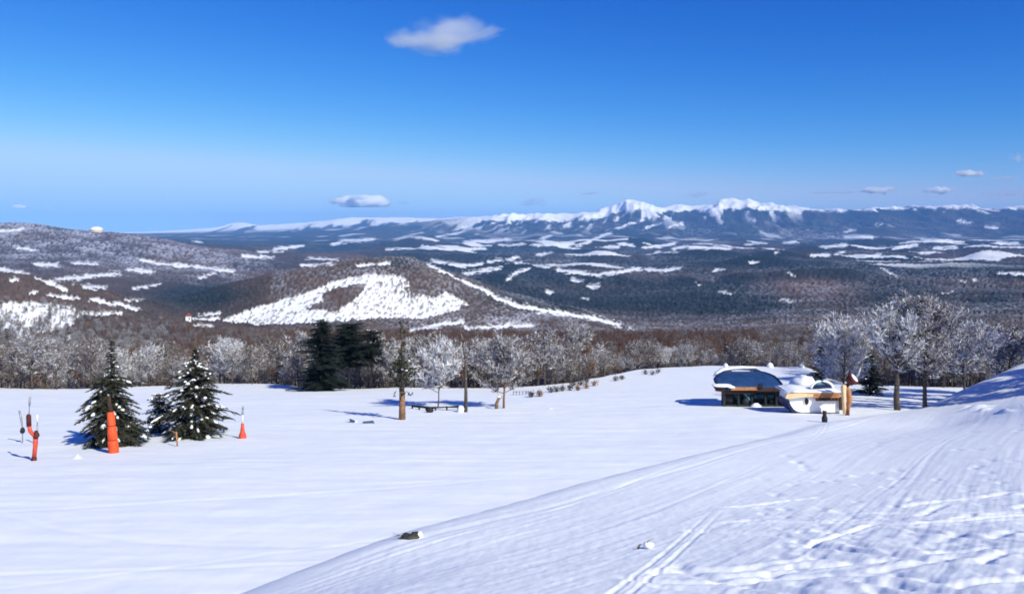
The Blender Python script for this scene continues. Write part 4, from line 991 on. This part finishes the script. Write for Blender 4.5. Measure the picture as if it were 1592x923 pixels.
# snow lying over the ridge and the far slope
SN = []
ed = [(1116, 582, ye + 3.4), (1126, 576, yr - .4), (1140, 574, yr), (1158, 573, yr), (1176, 574, yr), (1190, 582, ye + 4.6), (1206, 592, ye + 2.6), (1224, 602.5, ye + .2)]
mb = MB(); vs = []; n = len(ed)
for i, (u, v, Y) in enumerate(ed):
    p = L(u, v, Y) + Vector((0, .15, .08)); f = math.sin(math.pi * (i + .6) / n); th = .10 + .10 * f
    back = Vector((.35 if i > n // 2 else -.25, 1.4 + 1.2 * f, -.2))
    vs += [p, p + Vector((0, .12, th)), p + back * .6 + Vector((0, 0, th * .95)), p + back + Vector((0, 0, -.5)), p + Vector((0, .3, -.25))]
fs = []
for i in range(n - 1):
    for j in range(5): fs.append((i * 5 + j, i * 5 + (j + 1) % 5, (i + 1) * 5 + (j + 1) % 5, (i + 1) * 5 + j))
fs += [(4, 3, 2, 1, 0), tuple((n - 1) * 5 + j for j in range(5))]
mb.add(vs, fs); mb.build('roof_snow', M_SNOW, roof, True)
mb = MB(); mb.blob(L(1122, 599, ye + .3), (1.4, .8, .2), 5, 14, 8, .2); mb.build('eave_snow', M_SNOW, roof, True)
mb = MB(); mb.blob(L(1137, 601.5, ye - .1), (.5, .5, .16), 6, 10, 7); mb.build('eave_snow', M_SNOW, roof, True)
# rear slope
mb = slab([[rg[-1][j] + Vector((0, .05, -.02)) for j in range(ncol)], [rg[-1][j] + Vector((0, 4.5, -1.6)) for j in range(ncol)]], .14); mb.build('rear_roof', M_BLUE, B)
# fascia and underside
def bar(name, u0, v0, u1, v1, Y, dep, mat, parent=B):
    a = L(u0, v0, Y); b = L(u1, v1, Y); mb = MB(); mb.box((a + b) / 2, (abs(b.x - a.x), dep, abs(a.z - b.z))); return mb.build(name, mat, parent)
bar('fascia_board', 1136, 601.5, 1178, 606.5, ye - .12, .12, M_TIMBER)
bar('fascia_board', 1178.4, 602.5, 1221, 608, ye - .14, .12, M_DKWOOD)
bar('fascia_board', 1112, 603, 1135.6, 607.5, ye + .2, .14, M_DKRED)
bar('soffit_beam', 1122, 607.4, 1222, 611, ye + .5, .5, M_DKWOOD)
bar('lamp_housing', 1179, 596.5, 1185, 603, ye - .25, .3, M_BLACK)
mb = MB(); mb.add([L(1107, 598.5, ye + .2), L(1127, 603, ye - .1), L(1127, 609, ye + .1), L(1114, 608, ye + .3), L(1107, 598.5, ye + 1.2), L(1127, 603, ye + 1), L(1127, 609, ye + 1), L(1114, 608, ye + 1.2)], [(0, 3, 2, 1), (4, 5, 6, 7), (0, 1, 5, 4), (3, 7, 6, 2), (0, 4, 7, 3), (1, 2, 6, 5)]); mb.build('eave_bracket', M_DKWOOD, B)
# enclosed machine room: dark walls, posts and teal glazing
w0, w1 = L(1128, 634, YB + 1.6), L(1219, 634, YB + 1.6)
mb = MB(); mb.box(((w0.x + w1.x) / 2, 2.6, 1.0), (w1.x - w0.x, 2.4, 2.9)); mb.build('wall', M_DKSTEEL, B)
for u in (1126, 1148, 1169, 1190, 1207, 1220):
    p = L(u, 632, YB - .2); mb = MB(); mb.box((p.x, p.y, .95), (.28, .28, 2.6)); mb.build('post', M_DKSTEEL, B)
for u0, v0, u1, v1 in ((1139, 612, 1147, 621), (1155, 611, 1167, 620), (1172, 613, 1188, 620), (1193, 613, 1204, 621)):
    fr = bar('window', u0, v0, u1, v1, YB + 1.3, .08, M_TEAL)
    a, b = L(u0, v0, YB + 1.22), L(u1, v1, YB + 1.22); mb = MB()
    for z in (a.z, b.z): mb.box(((a.x + b.x) / 2, a.y, z), (b.x - a.x + .16, .1, .08))
    for x in (a.x, b.x): mb.box((x, a.y - .003, (a.z + b.z) / 2), (.08, .1, a.z - b.z + .1))
    mb.build('frame', M_DKSTEEL, fr)
for u, v, r_, y_ in ((1133, 618, .85, .3), (1160, 625, .55, .0), (1202, 624, .5, .2)):        # drive wheels of the lift
    p = L(u, v, YB + y_); Mw = Matrix.Rotation(math.radians(90), 3, 'X'); mb = MB(); mb.lathe(p, [(r_ * .5, -.12), (r_, -.12), (r_, .12), (r_ * .5, .12), (r_ * .3, .2)], 18, 0, Mw); mb.build('drive_wheel', M_BLACK, B, True)
a, b = L(1158, 611, YB - .1), L(1166, 622, YB - .1); mb = MB(); mb.tube([a, b], [.12, .14], 6); mb.build('drive_arm', M_TEAL, B)
bar('platform_edge', 1128, 628, 1220, 633, YB + .1, .6, M_DKSTEEL)
mb = MB(); mb.blob(Vector((L(1175, 633, YB - .6).x, -.6, .05)), (.7, .5, .55), 9, 12, 8); tag(mb.build('snow_heap', M_SNOW, None, True, g0), 'small snow heap in front of the dark lift station machine room', 'snow heap')
mb = MB(); mb.blob(Vector((L(1224, 633, YB - .4).x, -.4, .1)), (.55, .5, .9), 12, 12, 8); tag(mb.build('snow_heap', M_SNOW, None, True, g0), 'snow heap in the gap between lift station and white hut', 'snow heap')

# ------------------------------------------------------------------ white hut beside it
g1 = ground_pt(1268, 642); YH = g1.y; k = YH / F
Hh = tag(empty('ticket_hut', g1), 'white hut with an oval window and orange roof edge', 'hut')
def HX(u): return (u - 1268) * k
def HZ(v): return (642 - v) * k
poly = [(HX(1246), HZ(641)), (HX(1304), HZ(641)), (HX(1307), HZ(636)), (HX(1308), HZ(618)), (HX(1228), HZ(616)), (HX(1227), HZ(622)), (HX(1229), HZ(629)), (HX(1234), HZ(636)), (HX(1239), HZ(639.5))]
mb = MB(); mb.prism(poly, 0, 3.6); mb.build('wall', M_WHITE, Hh)
mb = MB(); mb.prism([(HX(1236), HZ(643.5)), (HX(1305), HZ(645)), (HX(1305), HZ(641)), (HX(1246), HZ(641)), (HX(1239), HZ(639.5)), (HX(1233), HZ(636)), (HX(1229), HZ(630)), (HX(1226), HZ(624)), (HX(1224), HZ(624)), (HX(1226), HZ(632)), (HX(1230), HZ(639))], -.10, 3.5); mb.build('base_shade_strip', M_NAVY, Hh)  # shadow along the hut's foot, built as a navy strip
th = [2 * math.pi * i / 20 for i in range(20)]
mb = MB(); mb.prism([(HX(1253.5) + 3.6 * k * math.cos(a), HZ(623.5) + 5.4 * k * math.sin(a)) for a in th], -.06, .05); w = mb.build('window', M_BLACK, Hh)
mb = MB(); pr = [Vector((HX(1253.5) + 4.1 * k * math.cos(a), -.05, HZ(623.5) + 6.0 * k * math.sin(a))) for a in th]; mb.tube(pr + [pr[0]], .06, 5, caps=False); mb.build('frame', M_WHITE, w, True)
mb = MB(); mb.prism([(HX(1219), HZ(617.5)), (HX(1221), HZ(611)), (HX(1240), HZ(609.5)), (HX(1262), HZ(611)), (HX(1262), HZ(615)), (HX(1240), HZ(616.5)), (HX(1225), HZ(618.5))], -.55, -.3); mb.build('roof_beam', M_CREAM, Hh)
mb = MB(); mb.prism([(HX(1224), HZ(610.2)), (HX(1240), HZ(608)), (HX(1306), HZ(610)), (HX(1308), HZ(613.5)), (HX(1262), HZ(612.6)), (HX(1262), HZ(610.8)), (HX(1240), HZ(609.3))], -.5, -.28); mb.build('roof_beam', M_TIMBER, Hh)
mb = MB(); mb.prism([(HX(1263), HZ(613.4)), (HX(1303), HZ(613.8)), (HX(1303), HZ(617)), (HX(1263), HZ(617))], -.44, -.3); mb.build('eave_board', M_TIMBER, Hh)
for i in range(7):
    mb = MB(); u = 1269 + i * 5.2; mb.box((HX(u), -.32, HZ(619.6)), (3.8 * k, .3, 4.6 * k)); mb.build('rafter_end', M_DKWOOD, Hh)
# snow covered roof
mb = MB(); cols = 15; vs = []; prof = []
for i in range(cols):
    f = i / (cols - 1); u = 1222 + (1309 - 1222) * f
    zt = HZ(607) + .12 * math.sin(f * 9) - .5 * (abs(f - .5) * 2) ** 4 * .8
    zb_ = HZ(609)
    for (yy, zz) in ((-.5, zb_), (-.55, zb_ + (zt - zb_) * .6), (-.1, zt), (1.9, zt + .12), (3.9, zt), (4.1, zb_)): vs.append((HX(u), yy, zz))
fs = [(i * 6 + j, i * 6 + (j + 1) % 6, (i + 1) * 6 + (j + 1) % 6, (i + 1) * 6 + j) for i in range(cols - 1) for j in range(6)] + [(5, 4, 3, 2, 1, 0), tuple((cols - 1) * 6 + j for j in range(6))]
mb.add(vs, fs); mb.build('roof_snow', M_SNOW, Hh, True)
# arched skylight hoop
arc = [Vector((HX(1283) + 17 * k * math.cos(a), 1.0, HZ(606) + 11.5 * k * math.sin(a))) for a in [math.pi * i / 12 for i in range(13)]]
mb = MB(); mb.tube(arc, 2.0 * k, 8); hoop = mb.build('skylight_hoop', M_WHITE, Hh, True)
mb = MB(); mb.prism([(p.x, p.z) for p in arc], 1.12, 1.25); mb.build('skylight_pane', M_TEAL, hoop)
mb = MB(); mb.prism([(HX(1266), HZ(605.5)), (HX(1297), HZ(605.5)), (HX(1296), HZ(602)), (HX(1290), HZ(600.5)), (HX(1274), HZ(600.5)), (HX(1268), HZ(602.5))], .9, 1.02); mb.build('skylight_sill', M_NAVY, hoop)
bk = at(1303, 628, YH - .1) - g1
mb = MB(); mb.box((HX(1306), -.3, HZ(626)), (4.5 * k, .3, 20 * k)); mb.build('corner_post', M_DKWOOD, Hh)
mb = MB(); mb.tube([(HX(1300), -.2, HZ(612)), (HX(1313), -.25, HZ(615))], [1.6 * k, 1.6 * k], 8); mb.build('supply_pipe', M_WHITE, Hh, True)

# mounds capped with snow behind the station
for i, (u, v, w_, h_, lb) in enumerate(((1197, 570, 5, 6, 'white snow capped boulder behind the station, left of a smaller one'), (1246, 571, 4, 5, 'smaller white snow capped boulder behind the station'), (1128, 571.5, 3.5, 5, 'small white snow cone left of the station ridge'))):
    Y = 236 if i < 2 else 240; p = at(u, 0, Y); p.z = float(ground_z(p.x, Y)); k = Y / F
    t = tag(empty('snowy_boulder', p), lb, 'boulder'); mb = MB(); mb.blob((0, 0, .2), (w_ * k * .9, w_ * k * .9, h_ * k * .7), i, 10, 7); mb.build('rock', M_ROCK, t, True)
    mb = MB(); mb.blob((0, -.2, h_ * k * .4), (w_ * k, w_ * k, h_ * k * .8), i + 5, 12, 8, .2); mb.build('snow_cap', M_SNOW, t, True)
g = ground_pt(1248, 603); k = g.y / F
mb = MB(); mb.blob((0, 0, .2), (13 * k, 2.0, 13 * k), 21, 14, 9, .25); tag(mb.build('snow_mound', M_SNOW, None, True, at(1248, 603, YH + 8) * 1.0), 'shaded snow mound rising behind the left end of the white hut', 'snow mound')

# ------------------------------------------------------------------ foreground bits
g = ground_pt(636, 836); k = g.y / F
t = tag(empty('dark_rock', g), 'dark rock with dry stalks at the low end of the snow lip', 'rock')
mb = MB(); mb.blob((0, 0, .0), (15 * k, .28, 7 * k), 3, 12, 7, .4); mb.blob((8 * k, .1, .07), (8 * k, .2, 5 * k), 6, 10, 6, .3); mb.build('stone', M_ROCK, t, True)
mb = MB(); r = random.Random(8)
for i in range(26): twig(mb, Vector((r.uniform(-18, 12) * k, r.uniform(-.2, .1), .05)), rdir(r, 15, 70), r.uniform(.12, .3), .014, r)
mb.build('stalks', M_STRAW, t)
mb = MB(); mb.blob((15 * k, .2, .06), (5 * k, .2, .12), 9, 9, 6); mb.build('snow_cap', M_SNOW, t, True)
g = ground_pt(999, 853); k = g.y / F
t = tag(empty('dry_twig', g), 'dry bent twig sticking out of the foreground snow', 'twig')
mb = MB(); mb.tube([(-7 * k, 0, -.02), (-5 * k, 0, 6 * k), (0, 0, 8 * k), (4 * k, 0, 6 * k)], [1.4 * k, 1.6 * k, 1.3 * k, .6 * k], 6); mb.tube([(3 * k, 0, 6 * k), (10 * k, .05, 12 * k), (18 * k, .1, 15 * k)], [.7 * k, .6 * k, .3 * k], 5); mb.build('stem', M_STRAW, t, True)
mb = MB(); mb.blob((10 * k, .05, 5 * k), (9 * k, .12, 5 * k), 4, 10, 6, .4); mb.build('snow_lump', M_SNOW, t, True)

# ------------------------------------------------------------------ far buildings
def far_z(u, Y): return float(valley_z(np.array([(u - U0) / F]), np.array([Y]))[0])
Y = 4790; p = at(150, 0, Y); p.z = far_z(150, Y); k = Y / F
t = tag(empty('domed_building', p), 'white domed building on the crest of the left plateau', 'building')
mb = MB(); mb.lathe((0, 0, -3 * k), [(9.5 * k, 0), (9.5 * k, 6 * k), (9.2 * k, 6.4 * k)], 24); mb.build('wall', M_CREAM, t)
mb = MB(); mb.lathe((0, 0, 3.4 * k), [(10 * k, 0), (9.4 * k, 1.8 * k), (7.6 * k, 4.0 * k), (4.5 * k, 5.4 * k), (1 * k, 5.9 * k)], 24); mb.build('roof', M_WHITE, t, True)
Y = 1085; p = at(293, 0, Y); p.z = far_z(293, Y) + 7; k = Y / F
t = tag(empty('farm_house', p, .3), 'tiny white house with a red roof at the foot of the ski hill', 'house')
mb = MB(); mb.box((0, 0, 0), (8 * k, 7 * k, 9 * k)); mb.build('wall', M_WHITE, t)
mb = MB(); mb.prism([(-4.8 * k, 4 * k), (4.8 * k, 4 * k), (0, 8.5 * k)], -4 * k, 4 * k); mb.build('roof', M_REDROOF, t)
mb = MB(); mb.box((1.5 * k, -3.55 * k, .5 * k), (2 * k, .3 * k, 3 * k)); mb.build('window', M_TEAL, t)

# ------------------------------------------------------------------ clouds
def cloud_mat(name, dens, scale, thr, stretch=(1, 1, 1), soft=.35, base=None):
    m = bpy.data.materials.new(name); m.use_nodes = True; nt = m.node_tree; nt.nodes.clear()
    out = nt.nodes.new('ShaderNodeOutputMaterial'); pv = nt.nodes.new('ShaderNodeVolumePrincipled')
    pv.inputs['Color'].default_value = (1, 1, 1, 1); pv.inputs['Anisotropy'].default_value = .2
    tc = nt.nodes.new('ShaderNodeTexCoord'); mp = nt.nodes.new('ShaderNodeMapping'); mp.inputs['Scale'].default_value = stretch
    nz = nt.nodes.new('ShaderNodeTexNoise'); nz.inputs['Scale'].default_value = scale; nz.inputs['Detail'].default_value = 5; nz.inputs['Roughness'].default_value = .58
    oi = nt.nodes.new('ShaderNodeObjectInfo'); sc_ = nt.nodes.new('ShaderNodeVectorMath'); sc_.operation = 'SCALE'; sc_.inputs['Scale'].default_value = .0013; nt.links.new(oi.outputs['Location'], sc_.inputs[0])
    ad = nt.nodes.new('ShaderNodeVectorMath'); ad.operation = 'ADD'; nt.links.new(tc.outputs['Object'], ad.inputs[0]); nt.links.new(sc_.outputs[0], ad.inputs[1])
    nt.links.new(ad.outputs[0], mp.inputs['Vector']); nt.links.new(mp.outputs[0], nz.inputs['Vector'])
    ln = nt.nodes.new('ShaderNodeVectorMath'); ln.operation = 'LENGTH'; nt.links.new(tc.outputs['Object'], ln.inputs[0])
    def math_(op, a, b):
        n = nt.nodes.new('ShaderNodeMath'); n.operation = op
        for s, v in ((n.inputs[0], a), (n.inputs[1], b)):
            if hasattr(v, 'links'): nt.links.new(v, s)
            else: s.default_value = v
        return n.outputs[0]
    core = math_('SUBTRACT', 1.0, ln.outputs['Value'])            # 1 at the heart, 0 at the edge
    nn = math_('MULTIPLY', math_('SUBTRACT', nz.outputs['Fac'], .5), 2.2)
    d = math_('SUBTRACT', math_('ADD', core, nn), thr)
    if base is not None:                                            # flat underside
        sx = nt.nodes.new('ShaderNodeSeparateXYZ'); nt.links.new(tc.outputs['Object'], sx.inputs[0])
        d = math_('SUBTRACT', d, math_('MULTIPLY', math_('MAXIMUM', math_('SUBTRACT', base, sx.outputs[2]), 0.0), 5.0))
    mr = nt.nodes.new('ShaderNodeMapRange'); mr.interpolation_type = 'SMOOTHSTEP'; mr.inputs['From Min'].default_value = 0; mr.inputs['From Max'].default_value = soft
    nt.links.new(d, mr.inputs['Value'])
    ed = nt.nodes.new('ShaderNodeMapRange'); ed.inputs['From Min'].default_value = 0; ed.inputs['From Max'].default_value = .18; nt.links.new(core, ed.inputs['Value'])
    dd = math_('MULTIPLY', math_('MULTIPLY', mr.outputs[0], ed.outputs[0]), dens)
    nt.links.new(dd, pv.inputs['Density']); nt.links.new(pv.outputs[0], out.inputs['Volume'])
    return m
def cloud(u, v, wpx, hpx, Y, mat, label, seed, tilt=0):
    p = at(u, v, Y); k = Y / F
    mb = MB(); mb.lathe((0, 0, 0), [(math.sin(math.pi * i / 10) + 1e-3, -math.cos(math.pi * i / 10)) for i in range(11)], 20)
    o = mb.build('cloud', mat); o.location = p; o.scale = (wpx * k / 2, wpx * k * .3, hpx * k / 2); o.rotation_euler = (0, math.radians(tilt), 0)
    return tag(o, label, 'cloud')
cm_main = cloud_mat('thin_cumulus', .0034, 1.35, .16, (1, 1, .8), .55)
cm_tail = cloud_mat('thin_cumulus_edge', .0026, 1.5, .26, (1, 1, .8), .6)
big = tag(empty('cloud', at(692, 56, 9000)), 'single large ragged cloud high in the blue sky', 'cloud')
for nm, mt_, u, v, w_, h_, tl in (('cloud_bulge', cm_main, 700, 52, 165, 74, 0), ('cloud_bulge', cm_main, 668, 66, 150, 44, 4), ('cloud_tail', cm_tail, 752, 53, 100, 34, -12), ('cloud_tail', cm_tail, 624, 62, 60, 54, 20), ('cloud_wisp', cm_tail, 694, 78, 70, 26, 0)):
    o = cloud(u, v, w_, h_, 9000, mt_, 'x', 0, tl); del o['label']; del o['category']; o.name = nm; p_ = o.location.copy(); o.parent = big; o.location = p_ - big.location
cm_b = cloud_mat('bright_cumulus', .07, 2.1, .2, (1, 1, .6), .4, -.4)
cm_s = cloud_mat('flat_cloud', .03, 2.6, .40, (1, 1, .4), .6)
cm_w = cloud_mat('wisp', .0022, 1.9, .3, (1, 1, .6), .6)
FY = 34000
cloud(561, 315, 112, 30, FY, cm_b, 'bright flat based cloud above the far white range', 2)
cloud(626, 315, 36, 10, FY, cm_w, 'faint wisp right of the bright flat based cloud', 3)
cloud(30, 321, 24, 8, FY, cm_b, 'tiny white cloud at the far left over the plateau', 4)
cloud(75, 323, 22, 7, FY, cm_w, 'tiny grey wisp right of the tiny white cloud at far left', 5)
cloud(830, 315, 66, 20, FY, cm_w, 'pale wisp above the mountains, left of the first white peak', 6)
cloud(918, 301, 56, 10, FY, cm_w, 'thin grey streak of cloud up left of the first white peak', 7)
cloud(1085, 302, 66, 14, FY, cm_w, 'faint wisp over the saddle between the two white peaks', 8)
cloud(1364, 296, 88, 17, FY, cm_s, 'white cloud over the right range, left of a rounder one', 9)
cloud(1296, 299, 120, 8, FY, cm_w, 'long thin grey streak of cloud right of the second white peak', 10)
cloud(1459, 296, 70, 18, FY, cm_s, 'small rounded white cloud, right one of a low pair', 11)
cloud(1507, 270, 74, 16, FY, cm_s, 'small pinkish cloud above the low pair at right', 12)
cloud(1560, 301, 110, 12, FY, cm_w, 'pale flat band of cloud low at the right edge', 13)
cloud(1582, 246, 44, 24, FY, cm_w, 'grey wisp highest at the right edge of the sky', 14)
cloud(1560, 277, 70, 10, FY, cm_w, 'grey streak between the wisp and the band at the right edge', 15)

# ------------------------------------------------------------------ air
def make_haze():
    m = bpy.data.materials.new('cold_air'); m.use_nodes = True; nt = m.node_tree; nt.nodes.clear()
    out = nt.nodes.new('ShaderNodeOutputMaterial'); pv = nt.nodes.new('ShaderNodeVolumePrincipled')
    pv.inputs['Color'].default_value = (.21, .47, 1.0, 1); pv.inputs['Density'].default_value = HAZE_DENSITY; pv.inputs['Anisotropy'].default_value = -.28
    nt.links.new(pv.outputs[0], out.inputs['Volume'])
    W = 72000; y0, y1 = -600, 41000; z0, z1 = -420, HAZE_TOP
    mb = MB(); mb.box((0, (y0 + y1) / 2, (z0 + z1) / 2), (W * 2, y1 - y0, z1 - z0)); o = mb.build('haze', m); tag(o, kind='stuff')
make_haze()
